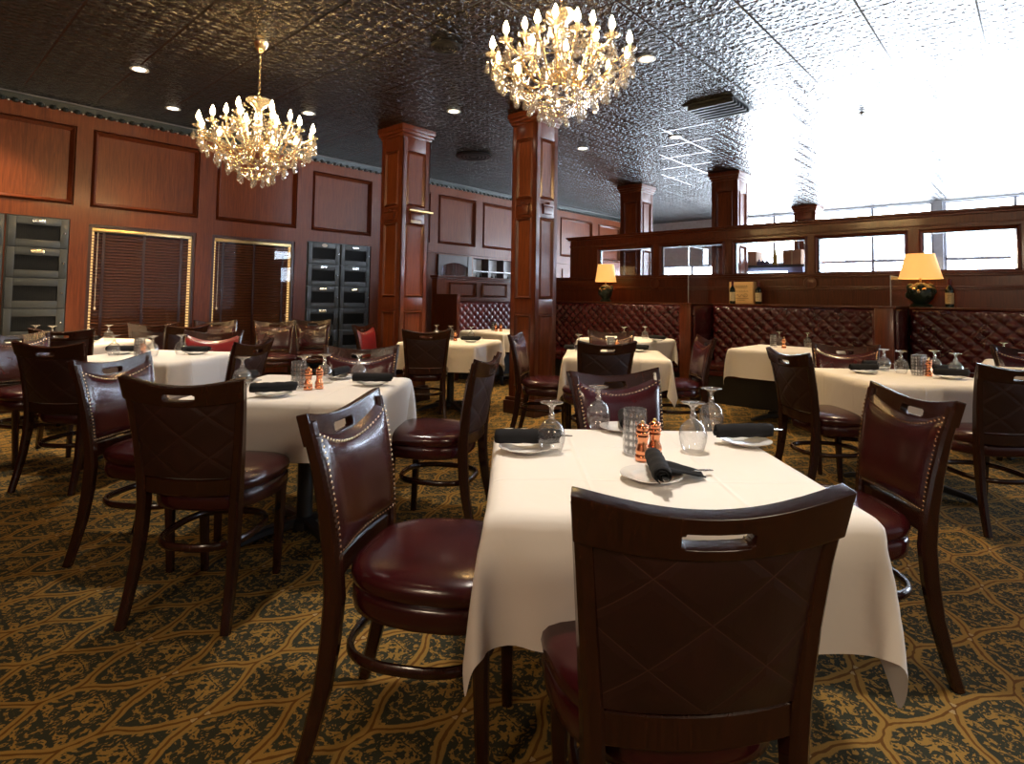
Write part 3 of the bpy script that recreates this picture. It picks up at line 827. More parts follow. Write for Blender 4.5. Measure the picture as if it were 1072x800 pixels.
# ------------------------------------------------------------------ tables and cloths
# a square of linen draped over a table top, in millimetres, row by row
CLOTH_X = [-538,-550,-561,-540,-503,-466,-431,-394,-417,-439,-451,-458,-462,-464,-466,-467,-467,-467,-466,-466,-465,-465,-464,-462,-459,-455,-448,-437,-419,-399,-436,-473,-509,-523,-512,-505,-485,
-525,-537,-548,-545,-515,-478,-443,-405,-427,-448,-459,-465,-469,-471,-470,-470,-469,-468,-467,-467,-467,-467,-467,-467,-465,-461,-456,-445,-429,-409,-446,-484,-513,-513,-503,-489,-471,
-513,-523,-533,-538,-526,-490,-455,-417,-439,-457,-466,-473,-473,-471,-469,-467,-466,-465,-465,-465,-466,-466,-467,-468,-469,-468,-463,-454,-438,-420,-457,-495,-508,-500,-489,-473,-457,
-493,-506,-516,-523,-524,-503,-466,-429,-450,-465,-474,-473,-469,-466,-464,-462,-462,-462,-463,-463,-463,-464,-465,-466,-468,-469,-470,-463,-448,-430,-468,-497,-497,-487,-475,-466,-466,
-459,-471,-487,-501,-511,-508,-478,-441,-460,-474,-470,-465,-461,-460,-460,-460,-460,-461,-461,-462,-462,-462,-463,-464,-465,-466,-468,-471,-459,-441,-478,-492,-482,-472,-478,-479,-478,
-445,-448,-454,-464,-479,-495,-489,-454,-472,-464,-460,-458,-460,-460,-458,-459,-459,-460,-460,-460,-461,-462,-462,-463,-464,-464,-464,-466,-470,-453,-482,-472,-466,-465,-459,-451,-443,
-445,-446,-447,-442,-446,-461,-465,-467,-463,-461,-459,-458,-458,-458,-458,-458,-458,-458,-459,-459,-459,-459,-460,-460,-460,-461,-462,-462,-463,-467,-454,-451,-437,-427,-420,-413,-407,
-416,-417,-418,-418,-419,-422,-425,-428,-427,-426,-426,-426,-426,-426,-427,-427,-427,-427,-427,-427,-428,-428,-428,-428,-428,-429,-429,-429,-430,-432,-432,-430,-429,-429,-429,-429,-428,
-377,-378,-379,-380,-381,-383,-386,-387,-388,-388,-388,-388,-388,-388,-388,-388,-388,-389,-389,-389,-389,-389,-389,-389,-390,-390,-390,-390,-390,-391,-390,-390,-391,-390,-390,-389,-389,
-344,-345,-346,-346,-347,-347,-347,-348,-348,-348,-348,-348,-348,-349,-349,-349,-349,-349,-349,-349,-349,-350,-350,-350,-350,-350,-351,-351,-351,-351,-351,-351,-351,-351,-351,-351,-351,
-307,-307,-307,-307,-307,-308,-308,-308,-308,-309,-309,-309,-309,-309,-309,-309,-309,-310,-310,-310,-310,-310,-310,-311,-311,-311,-311,-311,-312,-312,-311,-312,-312,-312,-312,-312,-313,
-268,-268,-268,-268,-268,-268,-268,-269,-269,-269,-269,-269,-270,-270,-270,-270,-270,-270,-270,-270,-271,-271,-271,-271,-271,-271,-272,-272,-272,-272,-272,-272,-273,-273,-273,-273,-273,
-228,-228,-228,-229,-229,-229,-229,-229,-229,-230,-230,-230,-230,-230,-230,-230,-231,-231,-231,-231,-231,-231,-231,-232,-232,-232,-232,-232,-233,-233,-232,-233,-233,-233,-234,-234,-234,
-189,-189,-189,-189,-189,-189,-190,-190,-190,-190,-190,-190,-191,-191,-191,-191,-191,-191,-191,-192,-192,-192,-192,-192,-192,-192,-193,-193,-193,-193,-193,-193,-194,-194,-194,-194,-195,
-149,-149,-150,-150,-150,-150,-150,-150,-150,-151,-151,-151,-151,-151,-151,-152,-152,-152,-152,-152,-152,-152,-153,-153,-153,-153,-153,-153,-154,-154,-154,-154,-154,-154,-155,-155,-155,
-110,-110,-110,-110,-110,-111,-111,-111,-111,-111,-111,-111,-112,-112,-112,-112,-112,-112,-112,-113,-113,-113,-113,-113,-113,-114,-114,-114,-114,-114,-114,-114,-115,-115,-115,-115,-116,
-70,-70,-71,-71,-71,-71,-71,-71,-72,-72,-72,-72,-72,-72,-72,-73,-73,-73,-73,-73,-73,-73,-74,-74,-74,-74,-74,-74,-75,-75,-75,-75,-75,-76,-76,-76,-76,
-31,-31,-31,-31,-31,-32,-32,-32,-32,-32,-32,-33,-33,-33,-33,-33,-33,-33,-34,-34,-34,-34,-34,-34,-34,-35,-35,-35,-35,-35,-35,-35,-36,-36,-36,-37,-37,
9,8,8,8,8,8,8,8,7,7,7,7,7,7,6,6,6,6,6,6,6,6,5,5,5,5,5,5,4,4,4,4,4,3,3,3,3,
48,48,48,48,47,47,47,47,47,47,47,46,46,46,46,46,46,46,45,45,45,45,45,45,45,44,44,44,44,44,44,43,43,43,43,42,42,
88,87,87,87,87,87,87,86,86,86,86,86,86,86,85,85,85,85,85,85,85,84,84,84,84,84,84,84,83,83,83,83,83,82,82,82,82,
127,127,127,126,126,126,126,126,126,126,125,125,125,125,125,125,125,124,124,124,124,124,124,124,124,123,123,123,123,123,122,122,122,122,122,121,121,
167,166,166,166,166,166,165,165,165,165,165,165,165,165,164,164,164,164,164,164,164,163,163,163,163,163,163,163,162,162,162,162,161,161,161,161,161,
206,206,206,205,205,205,205,205,205,205,204,204,204,204,204,204,204,203,203,203,203,203,203,203,202,202,202,202,202,202,201,201,201,201,200,200,200,
245,245,245,245,245,244,244,244,244,244,244,244,244,243,243,243,243,243,243,243,242,242,242,242,242,242,242,242,241,241,241,240,240,240,240,240,240,
285,284,284,284,284,284,284,284,284,283,283,283,283,283,283,283,282,282,282,282,282,282,282,282,281,281,281,281,281,281,280,280,280,279,279,279,279,
324,323,323,323,323,323,323,323,323,323,323,323,322,322,322,322,322,322,322,322,321,321,321,321,321,321,321,321,320,320,319,319,319,319,319,318,318,
363,363,362,361,361,361,362,363,363,362,362,362,362,362,362,361,361,361,361,361,361,361,361,360,360,360,360,360,360,360,358,358,358,357,357,357,356,
400,401,401,401,400,400,402,402,402,402,402,402,401,401,401,401,401,401,401,400,400,400,400,400,400,400,400,400,400,399,397,397,395,394,392,389,388,
409,415,411,411,416,427,441,443,442,442,441,441,441,441,441,441,441,440,440,440,440,440,440,440,440,439,439,439,440,441,438,432,429,426,424,421,419,
409,417,429,443,454,459,445,471,470,469,468,468,467,467,467,467,467,467,467,467,467,467,466,466,466,466,466,466,467,469,470,451,434,435,433,427,420,
439,454,464,471,471,460,478,446,472,468,466,469,468,467,467,467,466,466,466,466,466,466,465,465,466,463,462,465,470,451,480,483,463,441,430,424,420,
467,475,483,478,476,491,460,426,454,470,468,466,468,467,466,466,466,466,465,466,465,465,465,466,464,461,465,471,455,445,468,504,494,474,451,433,422,
482,492,497,500,502,470,441,408,434,457,466,466,466,467,465,465,465,465,465,465,465,464,465,465,463,462,467,464,449,440,461,499,519,503,483,462,439,
493,491,490,489,488,453,421,391,414,440,455,462,464,464,464,464,464,464,464,464,464,464,464,464,463,464,464,456,442,435,455,492,527,530,512,492,471,
496,498,498,497,471,435,401,375,396,422,441,451,457,460,461,462,462,463,462,463,463,463,463,463,463,462,457,446,438,431,449,485,524,547,538,517,495,
498,500,500,487,453,418,396,364,379,405,425,439,447,452,455,458,459,460,461,462,462,461,460,459,458,455,450,443,435,426,443,479,517,552,562,542,520]
CLOTH_Y = [-483,-459,-435,-409,-406,-416,-431,-427,-396,-363,-326,-287,-248,-209,-169,-130,-90,-50,-11,29,68,108,147,187,226,265,304,342,377,411,420,411,422,455,486,519,546,
-509,-485,-460,-431,-413,-418,-432,-429,-397,-364,-326,-287,-248,-208,-169,-129,-90,-50,-11,29,68,108,147,187,226,265,305,342,378,412,421,415,439,473,505,535,562,
-535,-510,-485,-458,-429,-421,-434,-431,-399,-364,-326,-287,-247,-208,-168,-129,-90,-50,-11,29,68,108,147,187,226,266,305,343,379,414,423,425,458,491,522,551,533,
-557,-534,-509,-483,-454,-429,-435,-433,-400,-364,-326,-286,-247,-208,-168,-129,-89,-50,-11,29,68,108,147,187,226,266,305,344,381,415,418,441,476,508,539,519,499,
-541,-536,-524,-504,-480,-450,-432,-435,-402,-365,-326,-286,-247,-208,-168,-129,-89,-50,-10,29,68,108,147,187,226,266,305,345,382,417,427,460,492,524,505,486,467,
-503,-504,-504,-504,-491,-476,-446,-438,-404,-365,-326,-286,-247,-207,-168,-129,-89,-50,-10,29,69,108,147,187,226,266,305,345,384,420,442,474,508,490,474,461,452,
-464,-465,-466,-471,-471,-458,-468,-442,-403,-364,-325,-286,-247,-207,-168,-129,-89,-50,-10,29,69,108,147,187,226,266,305,345,384,425,453,487,485,481,475,470,465,
-437,-438,-439,-440,-442,-453,-469,-446,-406,-366,-326,-286,-247,-207,-168,-128,-89,-50,-10,29,69,108,148,187,227,266,306,345,385,426,463,456,447,441,437,434,432,
-432,-437,-442,-447,-453,-459,-469,-445,-405,-366,-326,-286,-247,-207,-168,-128,-89,-49,-10,30,69,108,148,187,227,266,306,345,385,424,461,455,455,446,439,432,426,
-454,-459,-463,-468,-472,-475,-467,-444,-405,-365,-326,-286,-247,-207,-168,-128,-89,-49,-10,30,69,109,148,188,227,266,306,345,385,424,461,459,455,455,449,442,436,
-466,-469,-472,-474,-474,-470,-467,-444,-405,-365,-326,-286,-247,-207,-168,-128,-89,-49,-10,30,69,109,148,188,227,267,306,346,385,424,460,462,459,456,454,449,444,
-469,-472,-473,-473,-469,-467,-467,-444,-404,-365,-325,-286,-246,-207,-167,-128,-89,-49,-10,30,69,109,148,188,227,267,306,346,385,424,460,463,462,459,455,454,448,
-470,-472,-471,-468,-467,-467,-467,-444,-404,-365,-325,-286,-246,-207,-167,-128,-88,-49,-9,30,70,109,148,188,227,267,306,346,385,424,459,463,463,462,458,455,451,
-470,-470,-468,-468,-467,-467,-467,-444,-404,-364,-325,-286,-246,-207,-167,-128,-88,-49,-9,30,70,109,149,188,227,267,306,346,385,424,459,463,463,463,461,457,454,
-469,-469,-468,-468,-467,-467,-467,-443,-404,-364,-325,-285,-246,-206,-167,-128,-88,-49,-9,30,70,109,149,188,228,267,307,346,385,424,458,462,463,463,462,459,456,
-468,-468,-468,-467,-467,-467,-468,-443,-404,-364,-325,-285,-246,-206,-167,-127,-88,-48,-9,30,70,109,149,188,228,267,307,346,386,424,458,462,462,463,462,461,457,
-468,-468,-467,-467,-467,-467,-468,-443,-403,-364,-325,-285,-246,-206,-167,-127,-88,-48,-9,31,70,110,149,188,228,267,307,346,386,424,458,461,462,462,463,461,459,
-467,-467,-467,-467,-467,-468,-468,-443,-403,-364,-324,-285,-245,-206,-167,-127,-88,-48,-9,31,70,110,149,189,228,267,307,346,386,424,458,461,461,461,463,462,460,
-467,-467,-467,-468,-467,-467,-468,-443,-403,-364,-324,-285,-245,-206,-166,-127,-87,-48,-9,31,70,110,149,189,228,268,307,347,386,424,458,460,460,461,462,463,461,
-466,-467,-467,-467,-468,-468,-468,-443,-403,-364,-324,-285,-245,-206,-166,-127,-87,-48,-8,31,71,110,149,189,228,268,307,347,386,425,458,459,460,461,462,464,462,
-465,-466,-467,-467,-467,-467,-468,-443,-403,-363,-324,-284,-245,-206,-166,-127,-87,-48,-8,31,71,110,150,189,228,268,307,347,386,425,458,459,460,460,463,466,463,
-463,-466,-468,-468,-468,-468,-468,-442,-403,-363,-324,-284,-245,-205,-166,-127,-87,-48,-8,31,71,110,150,189,229,268,308,347,386,425,458,458,459,460,464,467,463,
-462,-465,-468,-468,-469,-469,-468,-442,-403,-363,-324,-284,-245,-205,-166,-126,-87,-47,-8,31,71,110,150,189,229,268,308,347,387,425,458,459,459,461,466,468,463,
-460,-464,-468,-469,-470,-470,-468,-442,-402,-363,-324,-284,-245,-205,-166,-126,-87,-47,-8,32,71,111,150,190,229,268,308,347,387,425,458,458,459,462,468,468,463,
-457,-461,-466,-470,-471,-470,-468,-442,-402,-363,-323,-284,-244,-205,-166,-126,-87,-47,-8,32,71,111,150,190,229,269,308,348,387,426,458,461,460,466,471,467,461,
-453,-457,-460,-466,-471,-471,-468,-442,-402,-363,-323,-284,-244,-205,-165,-126,-86,-47,-8,32,71,111,150,190,229,269,308,348,387,426,459,462,462,470,471,464,458,
-451,-451,-453,-458,-465,-471,-468,-442,-402,-363,-323,-284,-244,-205,-165,-126,-86,-47,-7,32,72,111,150,190,229,269,308,348,387,426,460,460,467,473,466,459,452,
-450,-450,-450,-451,-454,-460,-469,-442,-402,-363,-323,-284,-244,-205,-165,-126,-86,-47,-7,32,72,111,151,190,230,269,309,348,388,427,461,464,473,466,458,450,441,
-465,-461,-458,-455,-453,-453,-470,-442,-402,-362,-323,-283,-244,-204,-165,-126,-86,-47,-7,32,72,111,151,190,230,269,309,348,388,427,464,471,461,451,440,428,419,
-503,-497,-496,-493,-489,-482,-469,-443,-402,-362,-323,-283,-244,-204,-165,-125,-86,-46,-7,32,72,111,151,190,230,269,309,348,388,429,467,453,441,429,417,406,394,
-542,-537,-531,-516,-495,-469,-441,-440,-401,-362,-322,-283,-244,-204,-165,-125,-86,-46,-7,33,72,112,151,190,230,269,309,348,387,426,465,484,478,466,454,443,432,
-568,-548,-525,-499,-471,-442,-434,-428,-401,-362,-322,-283,-243,-204,-165,-125,-86,-46,-7,33,72,112,151,191,230,269,309,348,387,421,448,483,499,503,492,480,469,
-551,-527,-501,-472,-444,-429,-418,-423,-397,-361,-322,-283,-243,-204,-164,-125,-86,-46,-7,33,72,112,151,191,230,269,309,348,384,422,454,466,495,512,521,517,507,
-526,-502,-475,-449,-423,-419,-405,-419,-392,-360,-322,-283,-243,-204,-164,-125,-85,-46,-6,33,72,112,151,191,230,270,309,348,384,423,456,450,480,504,522,536,540,
-498,-472,-446,-420,-395,-402,-394,-416,-385,-358,-321,-283,-243,-204,-164,-125,-85,-46,-6,33,73,112,151,191,230,270,309,348,385,423,458,445,459,491,512,530,547,
-469,-443,-417,-391,-375,-385,-386,-414,-381,-354,-320,-282,-243,-204,-164,-125,-85,-46,-6,33,73,112,152,191,230,270,309,347,386,424,459,446,443,471,499,515,530,
-439,-413,-387,-364,-360,-364,-395,-415,-379,-351,-318,-281,-242,-203,-164,-125,-85,-46,-6,33,73,112,152,191,231,270,309,348,387,425,461,447,436,450,483,500,514]
CLOTH_Z = [-352,-323,-294,-273,-259,-248,-238,-226,-232,-237,-239,-241,-242,-243,-243,-244,-244,-244,-244,-245,-245,-245,-245,-244,-244,-243,-242,-241,-237,-233,-244,-253,-265,-282,-303,-324,-346,
-325,-296,-267,-240,-222,-211,-200,-188,-194,-198,-201,-202,-203,-204,-204,-204,-205,-205,-205,-205,-205,-205,-205,-205,-205,-205,-204,-202,-199,-195,-206,-216,-230,-249,-270,-291,-313,
-298,-269,-240,-212,-188,-173,-163,-151,-156,-160,-162,-163,-164,-164,-165,-165,-165,-166,-166,-166,-166,-166,-166,-166,-166,-166,-165,-164,-161,-157,-168,-179,-195,-216,-237,-259,-290,
-272,-243,-214,-185,-158,-137,-125,-113,-118,-121,-123,-124,-125,-125,-126,-126,-126,-126,-126,-126,-126,-126,-126,-126,-126,-126,-126,-125,-123,-119,-130,-143,-162,-183,-204,-237,-271,
-263,-225,-191,-160,-131,-105,-87,-76,-80,-83,-84,-85,-86,-86,-86,-87,-87,-87,-87,-87,-87,-87,-87,-87,-87,-87,-87,-86,-85,-81,-93,-109,-129,-150,-184,-219,-253,
-261,-222,-183,-145,-110,-77,-52,-38,-42,-45,-46,-46,-47,-47,-47,-47,-47,-47,-47,-48,-48,-48,-48,-48,-48,-48,-48,-47,-47,-43,-57,-78,-97,-132,-168,-204,-242,
-260,-221,-182,-143,-104,-69,-30,1,-4,-6,-6,-7,-7,-7,-7,-7,-8,-8,-8,-8,-8,-8,-8,-8,-8,-8,-8,-8,-7,-4,-31,-47,-84,-122,-160,-199,-237,
-259,-220,-180,-141,-102,-64,-26,7,13,14,15,16,17,17,17,17,16,16,16,16,16,15,15,15,15,14,14,14,13,15,2,-40,-79,-118,-157,-196,-236,
-258,-219,-180,-141,-102,-63,-25,7,10,7,7,7,7,7,7,7,7,7,7,7,7,7,7,7,7,7,7,7,7,11,-1,-40,-80,-119,-157,-196,-235,
-260,-221,-182,-143,-104,-64,-25,7,9,7,7,7,7,7,7,7,7,7,7,7,7,7,7,7,7,7,7,7,7,13,-1,-41,-80,-120,-159,-198,-237,
-261,-222,-183,-143,-104,-64,-25,7,7,7,7,7,7,7,7,7,7,7,7,7,7,7,7,7,7,7,7,7,7,13,-2,-42,-81,-120,-160,-199,-238,
-261,-222,-183,-143,-104,-64,-25,7,7,7,7,7,7,7,7,7,7,7,7,7,7,7,7,7,7,7,7,7,7,14,-3,-42,-82,-121,-160,-200,-239,
-261,-222,-183,-143,-104,-64,-25,7,7,7,7,7,7,7,7,7,7,7,7,7,7,7,7,7,7,7,7,7,7,14,-3,-43,-82,-122,-161,-200,-239,
-261,-222,-183,-143,-104,-64,-25,7,7,7,7,7,7,7,7,7,7,7,7,7,7,7,7,7,7,7,7,7,7,15,-4,-43,-83,-122,-161,-201,-240,
-261,-222,-182,-143,-103,-64,-24,7,7,7,7,7,7,7,7,7,7,7,7,7,7,7,7,7,7,7,7,7,7,15,-4,-43,-83,-122,-162,-201,-240,
-261,-222,-182,-143,-103,-64,-24,7,7,7,7,7,7,7,7,7,7,7,7,7,7,7,7,7,7,7,7,7,7,15,-4,-44,-83,-123,-162,-201,-241,
-261,-222,-182,-143,-103,-64,-24,7,7,7,7,7,7,7,7,7,7,7,7,7,7,7,7,7,7,7,7,7,7,16,-5,-44,-84,-123,-162,-202,-241,
-261,-221,-182,-143,-103,-64,-24,7,7,7,7,7,7,7,7,7,7,7,7,7,7,7,7,7,7,7,7,7,7,16,-5,-44,-84,-123,-163,-202,-241,
-261,-221,-182,-142,-103,-63,-24,7,7,7,7,7,7,7,7,7,7,7,7,7,7,7,7,7,7,7,7,7,7,16,-5,-45,-84,-123,-163,-202,-242,
-261,-221,-182,-142,-103,-63,-24,7,7,7,7,7,7,7,7,7,7,7,7,7,7,7,7,7,7,7,7,7,7,16,-5,-45,-84,-124,-163,-203,-242,
-260,-221,-181,-142,-103,-63,-23,7,7,7,7,7,7,7,7,7,7,7,7,7,7,7,7,7,7,7,7,7,7,16,-5,-45,-84,-124,-163,-203,-242,
-260,-221,-181,-142,-102,-63,-23,7,7,7,7,7,7,7,7,7,7,7,7,7,7,7,7,7,7,7,7,7,7,16,-6,-45,-85,-124,-163,-203,-242,
-260,-220,-181,-142,-102,-63,-23,7,7,7,7,7,7,7,7,7,7,7,7,7,7,7,7,7,7,7,7,7,7,16,-6,-45,-85,-124,-163,-203,-242,
-259,-220,-181,-141,-102,-63,-23,7,7,7,7,7,7,7,7,7,7,7,7,7,7,7,7,7,7,7,7,7,7,16,-6,-46,-85,-124,-163,-203,-242,
-259,-220,-180,-141,-102,-62,-23,7,7,7,7,7,7,7,7,7,7,7,7,7,7,7,7,7,7,7,7,7,7,16,-6,-46,-85,-124,-163,-202,-241,
-258,-219,-180,-141,-102,-62,-23,7,7,7,7,7,7,7,7,7,7,7,7,7,7,7,7,7,7,7,7,7,7,15,-6,-46,-85,-124,-163,-202,-241,
-257,-218,-179,-139,-101,-62,-22,7,7,7,7,7,7,7,7,7,7,7,7,7,7,7,7,7,7,7,7,7,7,15,-6,-45,-84,-123,-162,-201,-240,
-257,-217,-178,-138,-99,-60,-21,7,7,7,7,7,7,7,7,7,7,7,7,7,7,7,7,7,7,7,7,7,8,14,-5,-45,-83,-122,-161,-199,-238,
-256,-216,-177,-138,-98,-59,-22,7,7,7,7,7,7,7,7,7,7,7,7,7,7,7,7,7,7,7,7,7,7,11,-4,-43,-81,-119,-157,-195,-233,
-252,-214,-174,-135,-96,-59,-23,6,7,7,7,7,7,7,7,8,8,8,8,8,8,8,8,9,9,9,9,9,8,9,-1,-40,-77,-115,-152,-190,-228,
-247,-208,-171,-137,-106,-77,-52,-22,-22,-22,-22,-22,-22,-22,-22,-22,-21,-21,-21,-21,-21,-21,-21,-20,-20,-20,-20,-20,-20,-19,-23,-54,-89,-127,-164,-202,-239,
-249,-218,-188,-159,-132,-106,-73,-51,-62,-62,-62,-62,-62,-61,-61,-61,-61,-61,-61,-61,-61,-60,-60,-60,-60,-60,-60,-60,-59,-54,-59,-77,-106,-139,-175,-213,-250,
-272,-243,-213,-187,-160,-127,-104,-85,-97,-101,-101,-101,-101,-101,-101,-101,-101,-100,-100,-100,-100,-100,-100,-100,-99,-99,-99,-99,-96,-94,-96,-105,-130,-160,-191,-225,-262,
-298,-268,-239,-210,-181,-159,-135,-120,-131,-138,-140,-140,-140,-140,-140,-140,-140,-140,-140,-140,-140,-139,-139,-139,-139,-139,-138,-138,-135,-133,-134,-141,-157,-184,-214,-243,-276,
-324,-295,-265,-235,-206,-190,-168,-155,-164,-174,-178,-180,-180,-180,-180,-180,-179,-179,-179,-179,-179,-179,-179,-179,-178,-178,-178,-176,-174,-172,-173,-180,-189,-211,-239,-268,-297,
-350,-320,-290,-261,-235,-221,-201,-191,-198,-209,-215,-218,-219,-219,-219,-219,-219,-219,-219,-219,-218,-218,-218,-218,-218,-218,-217,-215,-213,-211,-212,-219,-225,-240,-265,-295,-324,
-376,-346,-316,-288,-267,-249,-239,-229,-234,-244,-251,-255,-257,-258,-258,-258,-258,-258,-258,-258,-258,-258,-257,-257,-257,-256,-255,-254,-252,-250,-251,-258,-263,-273,-292,-321,-350]

NC = 37
ch = [[q/1000 for q in L] for L in (CLOTH_X, CLOTH_Y, CLOTH_Z)]
m = MB()
def pull(q): return q if abs(q) < .452 else (1 if q > 0 else -1)*(.452 + (abs(q)-.452)*.42)
for x, y, z in zip(*ch): m.v.append((pull(x), pull(y), (z*1.10 if z < 0 else min(z, .0085))))
for i in range(NC-1):
    for j in range(NC-1): a = i*NC+j; m.f.append((a, a+NC, a+NC+1, a+1))
cl = m.build('tablecloth', M['linen'], None, 0)
for p in cl.data.polygons: p.use_smooth = True
sub = cl.modifiers.new('sub', 'SUBSURF'); sub.levels = 1; sub.render_levels = 1; bake(cl)
for p in cl.data.polygons: p.use_smooth = True
tag(cl, None, 'tablecloth'); cloth = Proto(cl)
TZ0 = .750
def make_table():
    e = empty('dining_table', (0, 0, 0), 0, '', 'table')
    MB().box(-.436, .436, -.436, .436, TZ0-.040, TZ0-.006, .008).build('tabletop', M['wood_dark'], e)
    MB().lathe([(.11, TZ0-.05), (.11, TZ0-.036)], 20).build('mounting_plate', M['iron'], e)
    MB().lathe([(.042, .06), (.040, .10), (.040, TZ0-.05)], 18).build('pedestal', M['iron'], e)
    MB().lathe([(.075, .035), (.075, .075), (.05, .09)], 18).build('hub', M['iron'], e)
    for k in range(4):
        a = pi/4 + k*pi/2; d = Vector((cos(a), sin(a), 0))
        MB().bar([d*.05+Vector((0, 0, .065)), d*.2+Vector((0, 0, .055)), d*.33+Vector((0, 0, .03)), d*.38+Vector((0, 0, .014))], [.06, .055, .05, .05], [.045, .04, .032, .026], (-d.y, d.x, 0)).build('foot', M['iron'], e)
    return e
table = Proto(make_table())
TOPZ = TZ0 + .012
TABS = {}
def T(key, x, y, rz, desc, cdesc, turn=0):
    table((x, y, 0), rz, 'pedestal table under ' + desc, 'square pedestal tables under white cloths')
    c = cloth((x, y, TZ0+.002), rz+turn*pi/2, 'white tablecloth ' + cdesc, 'white cloths draped over the tables')
    TABS[key] = (x, y, rz)
T(1, .40, 1.775, 0, 'the foreground cloth, nearest to us', 'on the foreground table with its corners hanging low', 0)
T(2, -1.07, 3.12, radians(-3), 'the cloth of the second table, left of the foreground', 'on the second table, beige in front and bluish white on its right side', 2)
T(3, -2.78, 4.55, radians(-5), 'the bluish cloth at the left, before the bright red chair', 'with a bluish lit side at the left, before the bright red chair', 1)
T(4, 2.68, 3.98, 0, 'the cloth at the right with four upturned goblets', 'on the right table, below its four upturned goblets', 3)
b5 = W(-2.03, 6.53)
T(5, b5.x, b5.y, TH, 'the cream cloth before the bench with the wine case', 'hanging in a point before the bench with the wine case', 0)
b6 = W(-3.98, 6.53)
T(6, b6.x, b6.y, TH, 'the cloth before the long bench right of the middle column', 'before the long bench, just left of the booth divider', 2)
T(7, .95, 5.35, radians(-8), 'the cloth in the middle, behind the small dark chair back', 'at the centre of the room behind the small dark chair back', 1)
T(8, -.67, 6.60, radians(-16), 'the cloth left of the middle column', 'on the table left of the middle column, beige in front', 0)
b9 = W(-6.05, 6.40)
T(9, b9.x, b9.y, TH, 'the farthest cloth, before the red banquette', 'on the farthest table, before the red banquette', 3)
b10 = W(.02, 6.53)
T(10, b10.x, b10.y, TH, 'the cream cloth at the far right before the bench', 'at the far right edge below the large lamp bench', 1)
T(12, -4.28, 5.78, radians(-8), 'the bright white cloth below the first blind', 'bright white below the first blind at the far left', 2)

# ------------------------------------------------------------------ tableware
def make_goblet():
    e = empty('goblet', (0, 0, 0), 0, '', 'goblet')
    MB().lathe([(.031, .0), (.036, .012), (.0425, .035), (.044, .052), (.040, .072), (.030, .088), (.017, .098), (.009, .103)], 24, cap=False).build('bowl', M['glass'], e, 80)
    MB().lathe([(.009, .103), (.0085, .108), (.012, .113), (.0075, .120), (.0065, .132), (.009, .141)], 14, cap=False).build('stem', M['crystal'], e, 80)
    MB().lathe([(.009, .141), (.018, .148), (.036, .153), (.0375, .156), (.030, .1575), (0, .158)], 24, cap=False).build('foot', M['crystal'], e, 80)
    return e
goblet = Proto(make_goblet())
def make_mill():
    e = empty('pepper_mill', (0, 0, 0), 0, '', 'mill')
    MB().lathe([(0, 0), (.021, 0), (.0225, .004), (.0225, .014), (.019, .018), (.0215, .023), (.021, .032), (.0155, .046), (.0145, .056), (.017, .066), (.0195, .070), (.017, .074)], 22, cap=False).build('body', M['copper'], e, 50)
    MB().lathe([(.016, .0745), (.0205, .079), (.0205, .084), (.016, .088), (.0185, .095), (.0165, .103), (.009, .108), (0, .109)], 22, cap=False).build('head', M['copper'], e, 50)
    MB().ball((0, 0, .112), .0055, 1, 10, 6).build('knob', M['brass'], e)
    return e
mill = Proto(make_mill())
def make_tumbler():
    m = MB(); SEG = 32
    def f(r0):
        def g(i, j):
            z = [.004, .012, .03, .05, .07, .09, .11, .125, .138][j]; a = 2*pi*i/SEG
            r = r0*(1 + (.035 if 0 < j < 8 and (i//2 + j) % 2 else 0))
            return (r*cos(a), r*sin(a), z)
        return g
    m.grid(SEG, 8, f(.036), closed_u=True)
    o = MB(); o.v = m.v; o.f = m.f
    o.lathe([(0, .003), (.034, .003), (.036, .004)], 32, cap=False); o.lathe([(0, .012), (.031, .012), (.0325, .137), (.036, .138)], 32, cap=False)
    o = o.build('tumbler', M['cutglass'], None, 25); return tag(o, '', 'tumbler')
tumbler = Proto(make_tumbler())
def make_plate():
    e = empty('bread_plate', (0, 0, 0), 0, '', 'plate')
    MB().lathe([(0, .004), (.045, .004), (.050, .006), (.056, .010), (.060, .011)], 32, cap=False).build('well', M['china'], e, 60)
    MB().lathe([(.060, .011), (.080, .016), (.083, .0165), (.083, .0145), (.060, .007), (.050, .001), (.040, 0), (0, .001)], 32, cap=False).build('rim', M['china'], e, 60)
    return e
plate = Proto(make_plate())
def make_napkin():
    """rolled black napkin lying along x with cutlery inside"""
    e = empty('rolled_napkin', (0, 0, 0), 0, '', 'napkin')
    turns, SEG, L = 2.6, 60, .205; m = MB(); prof = []
    for k in range(SEG+1):
        t_ = k/SEG; a = turns*2*pi*t_ + .6; r = .0085 + .0175*t_; prof.append((r*cos(a)*1.06, r*sin(a)*.94))
    outer = [(x*1.0, z) for x, z in prof]
    NX = 14
    def g(i, j):
        y, z = prof[i]; x = -L/2 + L*j/NX
        b = 1 + .05*sin(j*1.7+.4) - .08*(abs(2*j/NX-1)**6)
        return (x + .006*sin(i*.31)*(1 if j in (0, NX) else .2), y*b, .0265 + z*b)
    m.grid(SEG, NX, g)
    r = m.build('roll', M['black_cloth'], e, 75)
    sm = r.modifiers.new('s', 'SOLIDIFY'); sm.thickness = .0022; bake(r)
    f = MB(); f.bar([(.06, .0, .026), (.10, .001, .026), (.125, .002, .026), (.142, .002, .025)], [.008, .010, .016, .010], .0025, (0, 1, 0)); f.build('fork', M['silver'], e)
    return e
napkin = Proto(make_napkin())
GG, GN, GP, GM = 'upturned goblets on the tables', 'rolled black napkins on the tables', 'white bread plates under the napkins', 'small copper mills on the tables'
def gob(x, y, d): goblet((x, y, TOPZ), random.uniform(0, 6), 'upside-down stemmed water goblet ' + d, GG)
